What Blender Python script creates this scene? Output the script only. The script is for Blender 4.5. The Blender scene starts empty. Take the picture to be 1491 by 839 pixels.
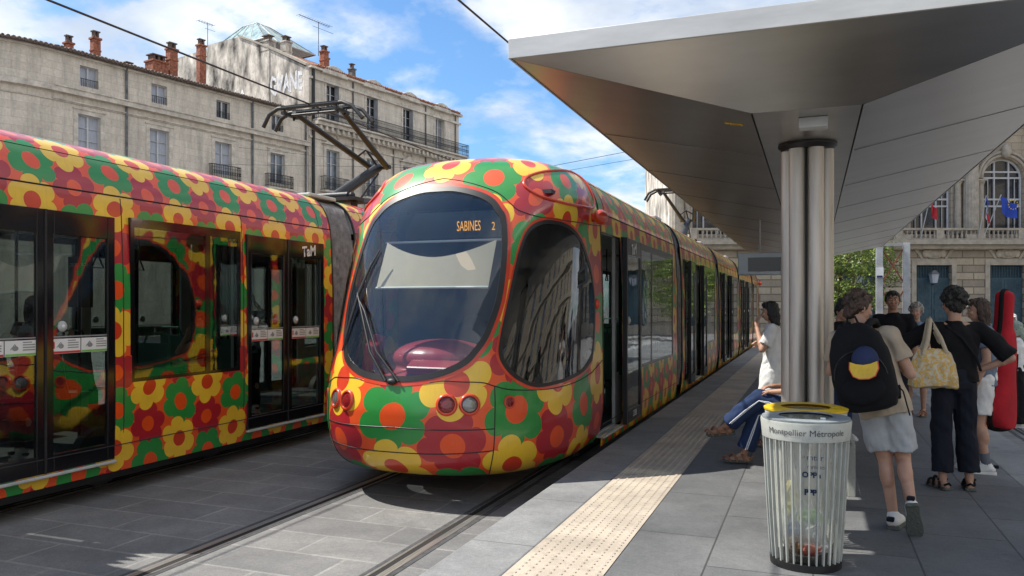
import bpy, bmesh, math, random
from mathutils import Vector, Matrix, Euler, noise
import numpy as np
R = math.radians
SC = bpy.context.scene; COL = SC.collection
rnd = random.Random(11)
# ------------------------------------------------------------------ camera, sky, sun, exposure
TH = R(20.71)
cam = bpy.data.objects.new('camera', bpy.data.cameras.new('camera')); COL.objects.link(cam)
cam.location = (0, 0, 1.6); cam.rotation_euler = (R(90), 0, TH)
cam.data.sensor_width = 36; cam.data.lens = 36*1160/1491; cam.data.shift_y = 25.5/1491
cam.data.clip_end = 3000; cam.data.clip_start = .05
SC.camera = cam
SUND = Vector((.69, .13, -1)).normalized()
sun = bpy.data.objects.new('sun', bpy.data.lights.new('sun', 'SUN')); COL.objects.link(sun)
sun.data.energy = 4.1; sun.data.angle = R(.5); sun.data.color = (1, .95, .86)
sun.rotation_euler = SUND.to_track_quat('-Z', 'Y').to_euler(); sun.location = (-20, -5, 30)
W = bpy.data.worlds.new('World'); SC.world = W; W.use_nodes = True
SC.view_settings.view_transform = 'Standard'; SC.view_settings.look = 'None'
SC.view_settings.exposure = 0.82; SC.view_settings.gamma = 1; SC.view_settings.use_curve_mapping = False
SC.cycles.max_bounces = 8; SC.cycles.transparent_max_bounces = 24; SC.cycles.caustics_reflective = False; SC.cycles.caustics_refractive = False

class NT:
    """tiny node-tree helper"""
    def __init__(s, nt): s.nt = nt
    def n(s, typ, ins=None, **kw):
        k = s.nt.nodes.new(typ)
        for a, b in kw.items(): setattr(k, a, b)
        if ins:
            for a, b in ins.items():
                if isinstance(b, bpy.types.NodeSocket): s.nt.links.new(b, k.inputs[a])
                elif b is not None: k.inputs[a].default_value = b
        return k
    def m(s, op, a, b=None, c=None):
        k = s.n('ShaderNodeMath', {0: a, 1: b, 2: c}, operation=op)
        return k.outputs[0]
    def ramp(s, f, stops):
        k = s.n('ShaderNodeValToRGB', {0: f}); el = k.color_ramp.elements
        while len(el) < len(stops): el.new(.5)
        for e, (p, c) in zip(el, stops): e.position = p; e.color = c if len(c) == 4 else (*c, 1)
        return k.outputs[0]
    def mix(s, f, a, b, bt='MIX'):
        k = s.n('ShaderNodeMix', None, data_type='RGBA', blend_type=bt)
        for i, v in ((0, f), (6, a), (7, b)):
            if isinstance(v, bpy.types.NodeSocket): s.nt.links.new(v, k.inputs[i])
            else: k.inputs[i].default_value = v if i == 0 or len(v) == 4 else (*v, 1)
        return k.outputs[2]

SKYSEED = 9.1
def sky():
    nt = W.node_tree; t = NT(nt); nt.nodes.clear()
    sk = t.n('ShaderNodeTexSky'); sk.sky_type = 'NISHITA'; sk.sun_disc = False
    sk.sun_elevation = R(54.9); sk.sun_rotation = math.atan2(-SUND.x, -SUND.y); sk.air_density = 1.0; sk.dust_density = .6; sk.ozone_density = 2.0
    tc = t.n('ShaderNodeTexCoord'); sp = t.n('ShaderNodeSeparateXYZ', {0: tc.outputs['Generated']})
    zz = t.m('ADD', t.m('MAXIMUM', sp.outputs[2], 0.0), .22)
    cv = t.n('ShaderNodeCombineXYZ', {0: t.m('DIVIDE', sp.outputs[0], zz), 1: t.m('DIVIDE', sp.outputs[1], zz), 2: SKYSEED})
    n1 = t.n('ShaderNodeTexNoise', {'Vector': cv.outputs[0], 'Scale': 2.6, 'Detail': 12, 'Roughness': .58, 'Distortion': .15})
    n2 = t.n('ShaderNodeTexNoise', {'Vector': cv.outputs[0], 'Scale': .75, 'Detail': 2})
    f = t.m('ADD', t.m('MULTIPLY', n1.outputs[0], .72), t.m('MULTIPLY', n2.outputs[0], .42))
    dt = t.n('ShaderNodeVectorMath', {0: tc.outputs['Generated'], 1: (-.354, .935, .30)}, operation='DOT_PRODUCT')     # extra unseen cloud added overhead and behind us to lift the fill light
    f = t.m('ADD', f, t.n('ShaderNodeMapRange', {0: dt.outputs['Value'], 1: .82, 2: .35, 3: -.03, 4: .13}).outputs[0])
    d2 = t.n('ShaderNodeVectorMath', {0: tc.outputs['Generated'], 1: (-.45, -.56, .69)}, operation='DOT_PRODUCT')       # gap put into the cloud behind us so the windscreen mirrors blue
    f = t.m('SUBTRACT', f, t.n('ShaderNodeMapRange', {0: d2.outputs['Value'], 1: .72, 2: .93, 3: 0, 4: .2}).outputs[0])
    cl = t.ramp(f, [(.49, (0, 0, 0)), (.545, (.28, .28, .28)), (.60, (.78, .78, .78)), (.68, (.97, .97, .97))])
    n3 = t.n('ShaderNodeTexNoise', {'Vector': cv.outputs[0], 'Scale': 3.2, 'Detail': 6})
    cc = t.ramp(n3.outputs[0], [(.35, (3.6, 4.05, 4.7)), (.62, (6.2, 6.25, 6.3))])
    blue = t.mix(1.0, sk.outputs[0], (.62, .85, 1.02), 'MULTIPLY')
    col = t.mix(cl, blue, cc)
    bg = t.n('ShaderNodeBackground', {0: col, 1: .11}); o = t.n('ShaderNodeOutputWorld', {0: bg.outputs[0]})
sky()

# ------------------------------------------------------------------ materials
M = {}
def mat(name, col, rough=.55, metal=0.0, var=.12, vs=3.0, bump=0.0, bs=40, coat=0.0, spec=.5, stretch=None, col2=None, dirt=0):
    m = bpy.data.materials.new(name); m.use_nodes = True; nt = m.node_tree; t = NT(nt); b = nt.nodes['Principled BSDF']
    tc = t.n('ShaderNodeTexCoord'); vec = tc.outputs['Object']
    if stretch:
        vec = t.n('ShaderNodeMapping', {'Vector': vec, 'Scale': stretch}).outputs[0]
    nz = t.n('ShaderNodeTexNoise', {'Vector': vec, 'Scale': vs, 'Detail': 6, 'Roughness': .6})
    c2 = col2 or tuple(max(0, x*(1-2*var)) for x in col); c1 = tuple(min(1, x*(1+var)) for x in col) if not col2 else col
    cs = t.ramp(nz.outputs[0], [(.3, c2), (.7, c1)])
    if dirt:
        nd = t.n('ShaderNodeTexNoise', {'Vector': vec, 'Scale': vs*6, 'Detail': 8, 'Roughness': .7})
        df = t.ramp(nd.outputs[0], [(.52, (0, 0, 0)), (.75, (dirt, dirt, dirt))])
        cs = t.mix(df, cs, tuple(x*.35 for x in col))
    nt.links.new(cs, b.inputs['Base Color'])
    nr = t.n('ShaderNodeMapRange', {0: nz.outputs[0], 3: max(.02, rough*.85), 4: min(1, rough*1.15)}); nt.links.new(nr.outputs[0], b.inputs['Roughness'])
    b.inputs['Metallic'].default_value = metal; b.inputs['Coat Weight'].default_value = coat; b.inputs['Coat Roughness'].default_value = .06
    b.inputs['Specular IOR Level'].default_value = spec
    if bump:
        nb = t.n('ShaderNodeTexNoise', {'Vector': vec, 'Scale': bs, 'Detail': 5})
        bp = t.n('ShaderNodeBump', {'Height': nb.outputs[0], 'Strength': min(1, bump), 'Distance': .02}); nt.links.new(bp.outputs[0], b.inputs['Normal'])
    M[name] = m; return m

def paving(name, bw, bh, c1, c2, mortar, msize, swap=False, rough=.75, off=.5, bump=.35, scale=1):
    m = bpy.data.materials.new(name); m.use_nodes = True; nt = m.node_tree; t = NT(nt); b = nt.nodes['Principled BSDF']
    tc = t.n('ShaderNodeTexCoord'); sp = t.n('ShaderNodeSeparateXYZ', {0: tc.outputs['Object']})
    cv = t.n('ShaderNodeCombineXYZ', {0: sp.outputs[1 if swap else 0], 1: sp.outputs[0 if swap else 1]})
    br = t.n('ShaderNodeTexBrick', {'Vector': cv.outputs[0], 'Color1': (*c1, 1), 'Color2': (*c2, 1), 'Mortar': (*mortar, 1), 'Scale': 1, 'Mortar Size': msize, 'Mortar Smooth': .3, 'Bias': 0, 'Brick Width': bw, 'Row Height': bh}, offset=off, squash=1)
    n1 = t.n('ShaderNodeTexNoise', {'Vector': tc.outputs['Object'], 'Scale': 1.3, 'Detail': 8, 'Roughness': .65})
    n2 = t.n('ShaderNodeTexNoise', {'Vector': tc.outputs['Object'], 'Scale': 90, 'Detail': 4, 'Roughness': .7})
    n3 = t.n('ShaderNodeTexNoise', {'Vector': tc.outputs['Object'], 'Scale': 9, 'Detail': 6, 'Roughness': .7})
    cs = t.mix(1, br.outputs[0], t.ramp(n1.outputs[0], [(.3, (.62, .62, .63)), (.7, (1.14, 1.13, 1.11))]), 'MULTIPLY')
    cs = t.mix(1, cs, t.ramp(n2.outputs[0], [(.3, (.75, .75, .75)), (.7, (1.18, 1.18, 1.18))]), 'MULTIPLY')
    cs = t.mix(t.ramp(n3.outputs[0], [(.6, (0, 0, 0)), (.78, (.35, .35, .35))]), cs, tuple(x*.45 for x in c1))
    vo = t.n('ShaderNodeTexVoronoi', {'Vector': tc.outputs['Object'], 'Scale': 2.6, 'Randomness': 1}); vs_ = t.n('ShaderNodeSeparateColor', {0: vo.outputs['Color']})
    spot = t.m('LESS_THAN', vo.outputs['Distance'], t.m('MULTIPLY', t.m('POWER', vs_.outputs[0], 3.0), .075))               # trodden gum
    cs = t.mix(t.m('MULTIPLY', spot, .55), cs, tuple(x*.4 for x in c1))
    n4 = t.n('ShaderNodeTexNoise', {'Vector': tc.outputs['Object'], 'Scale': .55, 'Detail': 10, 'Roughness': .75, 'Distortion': .6})
    cs = t.mix(t.ramp(n4.outputs[0], [(.48, (0, 0, 0)), (.66, (.58, .58, .58))]), cs, tuple(x*.55 for x in c1))
    n5 = t.n('ShaderNodeTexNoise', {'Vector': tc.outputs['Object'], 'Scale': 26, 'Detail': 6, 'Roughness': .8})
    cs = t.mix(1, cs, t.ramp(n5.outputs[0], [(.3, (.80, .80, .80)), (.7, (1.14, 1.14, 1.14))]), 'MULTIPLY')
    nt.links.new(cs, b.inputs['Base Color']); nt.links.new(t.n('ShaderNodeMapRange', {0: n3.outputs[0], 3: rough-.15, 4: min(1, rough+.15)}).outputs[0], b.inputs['Roughness'])
    h = t.m('ADD', t.m('MULTIPLY', br.outputs['Fac'], -1.0), t.m('ADD', t.m('MULTIPLY', n2.outputs[0], .35), t.m('MULTIPLY', n5.outputs[0], .5)))
    bp = t.n('ShaderNodeBump', {'Height': h, 'Strength': bump, 'Distance': .012}); nt.links.new(bp.outputs[0], b.inputs['Normal'])
    M[name] = m; return m

def ashlar(name, c1, c2, mortar, bw, bh, msize=.008, dirt=.5, bands=None):
    """stone wall in its own x (along) / z (up) coordinates"""
    m = bpy.data.materials.new(name); m.use_nodes = True; nt = m.node_tree; t = NT(nt); b = nt.nodes['Principled BSDF']
    tc = t.n('ShaderNodeTexCoord'); sp = t.n('ShaderNodeSeparateXYZ', {0: tc.outputs['Object']})
    cv = t.n('ShaderNodeCombineXYZ', {0: t.m('ADD', sp.outputs[0], sp.outputs[1]), 1: sp.outputs[2]})
    br = t.n('ShaderNodeTexBrick', {'Vector': cv.outputs[0], 'Color1': (*c1, 1), 'Color2': (*c2, 1), 'Mortar': (*mortar, 1), 'Scale': 1, 'Mortar Size': msize, 'Bias': 0, 'Brick Width': bw, 'Row Height': bh})
    sv = t.n('ShaderNodeMapping', {'Vector': tc.outputs['Object'], 'Scale': (1.8, 1.8, .28)}).outputs[0]
    n1 = t.n('ShaderNodeTexNoise', {'Vector': sv, 'Scale': 1.1, 'Detail': 9, 'Roughness': .7})
    n2 = t.n('ShaderNodeTexNoise', {'Vector': tc.outputs['Object'], 'Scale': 7, 'Detail': 8, 'Roughness': .7})
    cs = t.mix(1, br.outputs[0], t.ramp(n2.outputs[0], [(.3, (.82, .8, .78)), (.7, (1.1, 1.1, 1.08))]), 'MULTIPLY')
    cs = t.mix(t.ramp(n1.outputs[0], [(.44, (0, 0, 0)), (.70, (dirt, dirt, dirt))]), cs, tuple(x*.36 for x in c1))
    if bands:
        fr = t.m('FRACT', t.m('DIVIDE', sp.outputs[2], bands[0])); cs = t.mix(t.m('GREATER_THAN', fr, .5), cs, bands[1], 'MULTIPLY')
    nt.links.new(cs, b.inputs['Base Color']); b.inputs['Roughness'].default_value = .9
    h = t.m('ADD', t.m('MULTIPLY', br.outputs['Fac'], -.7), t.m('MULTIPLY', n2.outputs[0], .6))
    bp = t.n('ShaderNodeBump', {'Height': h, 'Strength': .4, 'Distance': .03}); nt.links.new(bp.outputs[0], b.inputs['Normal'])
    M[name] = m; return m

def flower_group():
    g = bpy.data.node_groups.new('flower', 'ShaderNodeTree'); t = NT(g)
    for n_ in ('U', 'V', 'OU', 'OV', 'R', 'Phase'): g.interface.new_socket(n_, in_out='INPUT', socket_type='NodeSocketFloat')
    for n_ in ('Petal', 'Centre'): g.interface.new_socket(n_, in_out='OUTPUT', socket_type='NodeSocketFloat')
    gi = t.n('NodeGroupInput'); go = t.n('NodeGroupOutput')
    PU, PV = .84, 1.17
    du = t.m('WRAP', t.m('SUBTRACT', gi.outputs['U'], gi.outputs['OU']), PU/2, -PU/2)
    dv = t.m('WRAP', t.m('SUBTRACT', gi.outputs['V'], gi.outputs['OV']), PV/2, -PV/2)
    r = t.m('SQRT', t.m('ADD', t.m('MULTIPLY', du, du), t.m('MULTIPLY', dv, dv)))
    a = t.m('ADD', t.m('MULTIPLY', t.m('ARCTAN2', dv, du), 3.0), gi.outputs['Phase'])
    lob = t.m('POWER', t.m('ABSOLUTE', t.m('COSINE', a)), .55)
    th = t.m('MULTIPLY', gi.outputs['R'], t.m('ADD', t.m('MULTIPLY', lob, .30), .72))
    g.links.new(t.m('LESS_THAN', r, th), go.inputs[0])
    g.links.new(t.m('LESS_THAN', r, t.m('MULTIPLY', gi.outputs['R'], .36)), go.inputs[1])
    return g
FG = flower_group()
def flower_paint():
    m = bpy.data.materials.new('flower_paint'); m.use_nodes = True; nt = m.node_tree; t = NT(nt); b = nt.nodes['Principled BSDF']
    uv = t.n('ShaderNodeUVMap'); sp = t.n('ShaderNodeSeparateXYZ', {0: uv.outputs[0]})
    nz = t.n('ShaderNodeTexNoise', {'Vector': uv.outputs[0], 'Scale': 2.2, 'Detail': 2})
    nw = t.n('ShaderNodeTexNoise', {'Vector': uv.outputs[0], 'Scale': .9, 'Detail': 1}); nc = t.n('ShaderNodeSeparateColor', {0: nw.outputs['Color']})
    U = t.m('ADD', t.m('ADD', sp.outputs[0], t.m('MULTIPLY', t.m('SUBTRACT', nc.outputs[0], .5), .16)), t.m('MULTIPLY', t.m('SUBTRACT', nz.outputs[0], .5), .05))
    V = t.m('ADD', t.m('ADD', sp.outputs[1], t.m('MULTIPLY', t.m('SUBTRACT', nc.outputs[1], .5), .16)), t.m('MULTIPLY', t.m('SUBTRACT', nz.outputs['Color'], .5), .05))
    ctr = (.80, .085, .012)
    col = t.n('ShaderNodeRGB'); col.outputs[0].default_value = (.80, .095, .02, 1); c = col.outputs[0]
    vp = .39
    spec = [((.42, .016, .028), -1.05+vp, .222, .4), ((.024, .27, .05), -1.05+2*vp, .245, 0.0), ((.86, .55, .04), -1.05, .235, .9)]
    for k, (cc, ov, rr, ph) in enumerate(spec):
        for ou, dv in ((.13, 0), (.55, 1.5*vp)):
            q = t.n('ShaderNodeGroup', {}); q.node_tree = FG
            for a_, b_ in (('U', U), ('V', V)): nt.links.new(b_, q.inputs[a_])
            q.inputs['OU'].default_value = ou + (.03 if k == 1 else 0); q.inputs['OV'].default_value = ov+dv; q.inputs['R'].default_value = rr; q.inputs['Phase'].default_value = ph+ou*2
            c = t.mix(q.outputs[0], c, cc)
            c = t.mix(q.outputs[1], c, ctr if k != 2 else (.62, .045, .012))
    dn = t.n('ShaderNodeTexNoise', {'Vector': uv.outputs[0], 'Scale': 1.4, 'Detail': 8, 'Roughness': .7})
    c = t.mix(1, c, t.ramp(dn.outputs[0], [(.3, (.80, .78, .75)), (.62, (1, 1, 1))]), 'MULTIPLY')
    d3 = t.n('ShaderNodeTexNoise', {'Vector': t.n('ShaderNodeMapping', {'Vector': uv.outputs[0], 'Scale': (14, 1.2, 1)}).outputs[0], 'Scale': 2.0, 'Detail': 8, 'Roughness': .75})
    c = t.mix(t.ramp(d3.outputs[0], [(.56, (0, 0, 0)), (.80, (.32, .32, .32))]), c, (.10, .085, .07))
    nt.links.new(c, b.inputs['Base Color']); b.inputs['Roughness'].default_value = .32
    b.inputs['Coat Weight'].default_value = .45; b.inputs['Coat Roughness'].default_value = .08
    bp = t.n('ShaderNodeBump', {'Height': nz.outputs[0], 'Strength': .08, 'Distance': .05}); nt.links.new(bp.outputs[0], b.inputs['Coat Normal'])
    M['flower_paint'] = m
flower_paint()

def glass(name, tint, extra=.03, rough=.01, fres=1.5):
    m = bpy.data.materials.new(name); m.use_nodes = True; nt = m.node_tree; t = NT(nt); nt.nodes.clear()
    tr = t.n('ShaderNodeBsdfTransparent', {0: (*tint, 1)}); gl = t.n('ShaderNodeBsdfGlossy', {0: (.95, .97, 1, 1), 'Roughness': rough})
    fr = t.n('ShaderNodeLayerWeight', {0: .5}); f = t.m('ADD', t.m('MULTIPLY', t.m('POWER', fr.outputs['Facing'], 4.2), .92), extra+.03)
    tc = t.n('ShaderNodeTexCoord'); nz = t.n('ShaderNodeTexNoise', {'Vector': tc.outputs['Object'], 'Scale': 1.7, 'Detail': 3})
    bp = t.n('ShaderNodeBump', {'Height': nz.outputs[0], 'Strength': .06, 'Distance': .05}); nt.links.new(bp.outputs[0], gl.inputs['Normal'])
    mx = t.n('ShaderNodeMixShader', {0: f, 1: tr.outputs[0], 2: gl.outputs[0]}); t.n('ShaderNodeOutputMaterial', {0: mx.outputs[0]})
    M[name] = m
glass('tram_glass', (.66, .70, .68), .05)
glass('screen_glass', (.84, .88, .88), .02)
glass('cab_glass', (.40, .42, .43), .04)
glass('bag_film', (.78, .80, .79), .10, .25, 1.25)
def film():
    m = bpy.data.materials.new('plastic_film'); m.use_nodes = True; nt = m.node_tree; t = NT(nt); nt.nodes.clear()
    tc = t.n('ShaderNodeTexCoord'); mp = t.n('ShaderNodeMapping', {'Vector': tc.outputs['Object'], 'Scale': (9, 9, 1.6)})
    nz = t.n('ShaderNodeTexNoise', {'Vector': mp.outputs[0], 'Scale': 1.6, 'Detail': 5, 'Distortion': 1.2})
    bp = t.n('ShaderNodeBump', {'Height': nz.outputs[0], 'Strength': .8, 'Distance': .03})
    tr = t.n('ShaderNodeBsdfTransparent', {0: (.93, .94, .92, 1)}); df = t.n('ShaderNodeBsdfTranslucent', {0: (.85, .86, .82, 1), 'Normal': bp.outputs[0]})
    d2 = t.n('ShaderNodeBsdfDiffuse', {0: (.8, .81, .77, 1), 'Normal': bp.outputs[0]}); gl = t.n('ShaderNodeBsdfGlossy', {0: (1, 1, 1, 1), 'Roughness': .2, 'Normal': bp.outputs[0]})
    a = t.n('ShaderNodeMixShader', {0: .5, 1: df.outputs[0], 2: d2.outputs[0]})
    b = t.n('ShaderNodeMixShader', {0: t.ramp(nz.outputs[0], [(.35, (.30,)*3), (.65, (.68,)*3)]), 1: tr.outputs[0], 2: a.outputs[0]})
    c = t.n('ShaderNodeMixShader', {0: .08, 1: b.outputs[0], 2: gl.outputs[0]}); t.n('ShaderNodeOutputMaterial', {0: c.outputs[0]})
    M['plastic_film'] = m
film()
def emit(name, col, st):
    m = bpy.data.materials.new(name); m.use_nodes = True; nt = m.node_tree; t = NT(nt); nt.nodes.clear()
    e = t.n('ShaderNodeEmission', {0: (*col, 1), 1: st}); t.n('ShaderNodeOutputMaterial', {0: e.outputs[0]}); M[name] = m
emit('amber_led', (1, .42, .04), .75)

mat('black_rubber', (.012, .012, .013), .45, var=.3); mat('black_gloss', (.008, .008, .010), .12, var=.1)
mat('dark_metal', (.022, .023, .026), .5, .2, var=.3, bump=.1); mat('dark_interior', (.05, .055, .065), .7, var=.2)
mat('lining_grey', (.48, .49, .48), .55); mat('tram_floor', (.06, .06, .065), .7)
mat('red_plastic', (.42, .05, .07), .3, var=.08, coat=.2); mat('orange_red', (.62, .05, .016), .3, coat=.4)
mat('cream_blind', (.62, .49, .37), .8, var=.06); mat('lens_red', (.22, .008, .012), .12, coat=.6); mat('lens_clear', (.22, .22, .21), .12, .5, coat=.8)
mat('seat_green', (.05, .14, .10), .7); mat('white_paint', (.75, .75, .73), .45, var=.05); mat('sticker_red', (.55, .04, .04), .5); mat('sticker_green', (.22, .5, .1), .5); mat('grey_print', (.28, .28, .28), .6)
mat('bellows_grey', (.34, .33, .33), .8, var=.25, vs=8, dirt=.4); mat('steel_rail', (.60, .59, .57), .33, .8, var=.25, stretch=(30, .6, 1), bump=.05)
mat('groove', (.012, .011, .010), .8); mat('asphalt', (.075, .075, .078), .9, var=.25, vs=12, bump=.5, bs=150)
mat('brushed_metal', (.54, .52, .495), .34, 1.0, var=.07, vs=1.6, stretch=(.5, 1.6, 1.0), bump=.16, bs=.9)
mat('fascia_metal', (.66, .64, .60), .45, .7, var=.08, stretch=(.6, 3, 3)); mat('tube_metal', (.55, .51, .46), .50, .85, var=.14, vs=4, stretch=(3, 3, .25))
mat('bin_paint', (.44, .455, .42), .45, var=.1, dirt=.25, vs=6); mat('bin_yellow', (.78, .50, .02), .4, var=.12, dirt=.3, vs=9); mat('bin_lid', (.32, .36, .38), .25, var=.15, vs=10)
mat('print_dark', (.07, .07, .08), .6)
for nm, c in dict(litter_green=(.2, .45, .08), litter_white=(.7, .7, .68), litter_brown=(.25, .14, .07), litter_red=(.4, .12, .08), litter_blue=(.15, .2, .35), litter_yellow=(.75, .68, .25)).items(): mat(nm, c, .5, var=.25, vs=20, bump=.5, bs=30)
mat('skin', (.46, .26, .18), .5, var=.08, vs=14, bump=.05, bs=200); mat('skin_tan', (.36, .19, .12), .5, var=.08, vs=14); mat('skin_dark', (.17, .085, .055), .5, var=.1)
mat('hair_black', (.010, .009, .009), .5, var=.4, vs=30, bump=1, bs=55, stretch=(1, 1, .4)); mat('hair_brown', (.055, .03, .02), .5, var=.4, vs=30, bump=1, bs=55, stretch=(1, 1, .4)); mat('hair_grey', (.34, .31, .28), .6, var=.35, vs=30, bump=1, bs=50)
def cloth(n, c, b=.5, bs=9, **k): mat(n, c, .88, var=.12, vs=5, bump=b, bs=bs, spec=.2, **k)
for n_, c_ in dict(cloth_sand=(.45, .37, .28), cloth_black=(.010, .010, .012), cloth_navy=(.014, .016, .026), cloth_cap=(.03, .042, .10), denim_pale=(.42, .44, .46), denim_blue=(.022, .04, .10), cloth_white=(.72, .72, .71), cloth_grey=(.30, .30, .31),
        cloth_red=(.42, .02, .03), cloth_sage=(.30, .36, .30), cloth_bluegrey=(.16, .2, .27), canvas=(.55, .47, .34), strap_black=(.012, .012, .013), cloth_pink=(.4, .08, .10)).items(): cloth(n_, c_)
mat('sole_grey', (.10, .11, .095), .8, var=.2, bump=.6, bs=60); mat('sneaker_white', (.74, .73, .70), .55, var=.08); mat('leather_tan', (.30, .14, .075), .6, var=.2, bump=.3); mat('sock_grey', (.14, .15, .18), .9)
mat('eye_white', (.6, .58, .55), .3); mat('eye_dark', (.015, .01, .008), .2); mat('lip', (.30, .11, .09), .5); mat('denim_stripe', (.6, .62, .66), .8)
mat('leaf', (.11, .18, .022), .5, var=.6, vs=1.2, spec=.3); mat('leaf_light', (.22, .28, .04), .5, var=.4, vs=1.5, spec=.3); mat('bark', (.10, .075, .055), .9, var=.35, vs=6, bump=1, bs=20)
mat('brick', (.36, .13, .075), .9, var=.35, vs=7, bump=.6, bs=30, dirt=.4); mat('roof_tile', (.34, .14, .075), .85, var=.35, vs=9, bump=.8, bs=25, dirt=.5); mat('old_tile', (.16, .12, .10), .9, var=.4, vs=14, bump=1, bs=18)
mat('iron', (.02, .021, .024), .5, .3); mat('window_white', (.52, .53, .55), .5, var=.08); mat('pane_blue', (.13, .16, .20), .10, var=.35, vs=.7, spec=.8); mat('shutter_grey', (.25, .26, .28), .6); mat('pane_dark', (.03, .035, .045), .06, var=.3, spec=.8)
mat('curtain', (.42, .45, .52), .8, var=.12, vs=4, stretch=(6, 1, .4)); mat('lead', (.16, .165, .17), .7, var=.3, dirt=.4); mat('door_blue', (.035, .085, .12), .5, var=.2, vs=6); mat('joint_grey', (.17, .165, .16), .6); mat('stone_trim', (.44, .39, .32), .85, var=.15, vs=3, dirt=.45, bump=.3, bs=15)
mat('trim_grey', (.62, .565, .49), .9, var=.2, vs=2, dirt=.55, bump=.3, bs=12); mat('flag_blue', (.015, .06, .42), .7, var=.1); mat('flag_white', (.7, .7, .7), .7); mat('flag_red', (.5, .02, .03), .7); mat('flag_gold', (.75, .55, .05), .6)
mat('mast_grey', (.42, .43, .44), .5, .4, var=.15, dirt=.4); mat('graffiti_white', (.80, .80, .80), .8, var=.2); mat('skylight', (.30, .42, .40), .2, var=.3, vs=2, spec=.7); mat('render_flank', (.66, .60, .52), .95, var=.48, vs=.9, dirt=.95, bump=.5, bs=6, stretch=(1.4, 1.4, .6))
mat('display_frame', (.42, .47, .50), .4, .2)
ashlar('stone_left', (.70, .64, .56), (.62, .565, .49), (.46, .41, .36), 1.1, .42, .008, .62)
ashlar('stone_right', (.72, .655, .57), (.64, .58, .505), (.46, .41, .36), 1.0, .40, .006, .55)
ashlar('stone_opera', (.50, .43, .335), (.46, .395, .31), (.30, .255, .20), 1.2, .42, .02, .3)
ashlar('stone_cream', (.50, .43, .32), (.45, .385, .29), (.26, .22, .17), 1.4, .5, .03, .35)
ashlar('stone_base', (.50, .43, .335), (.46, .395, .31), (.22, .19, .15), 1.3, .42, .035, .3, bands=(.84, (.72, .72, .74)))
paving('setts', .92, .46, (.17, .17, .172), (.235, .232, .228), (.29, .285, .275), .016, rough=.8)
paving('platform_slab', 1.25, .62, (.125, .13, .135), (.165, .168, .172), (.055, .055, .055), .007, swap=True, rough=.7, bump=.25)
paving('kerb_stone', 1.25, 3.0, (.235, .24, .245), (.27, .275, .28), (.10, .10, .10), .006, swap=True, rough=.75, off=0)
mat('tactile', (.46, .395, .32), .75, var=.14, vs=1.6, dirt=.6, bump=.2, bs=90)

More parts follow.
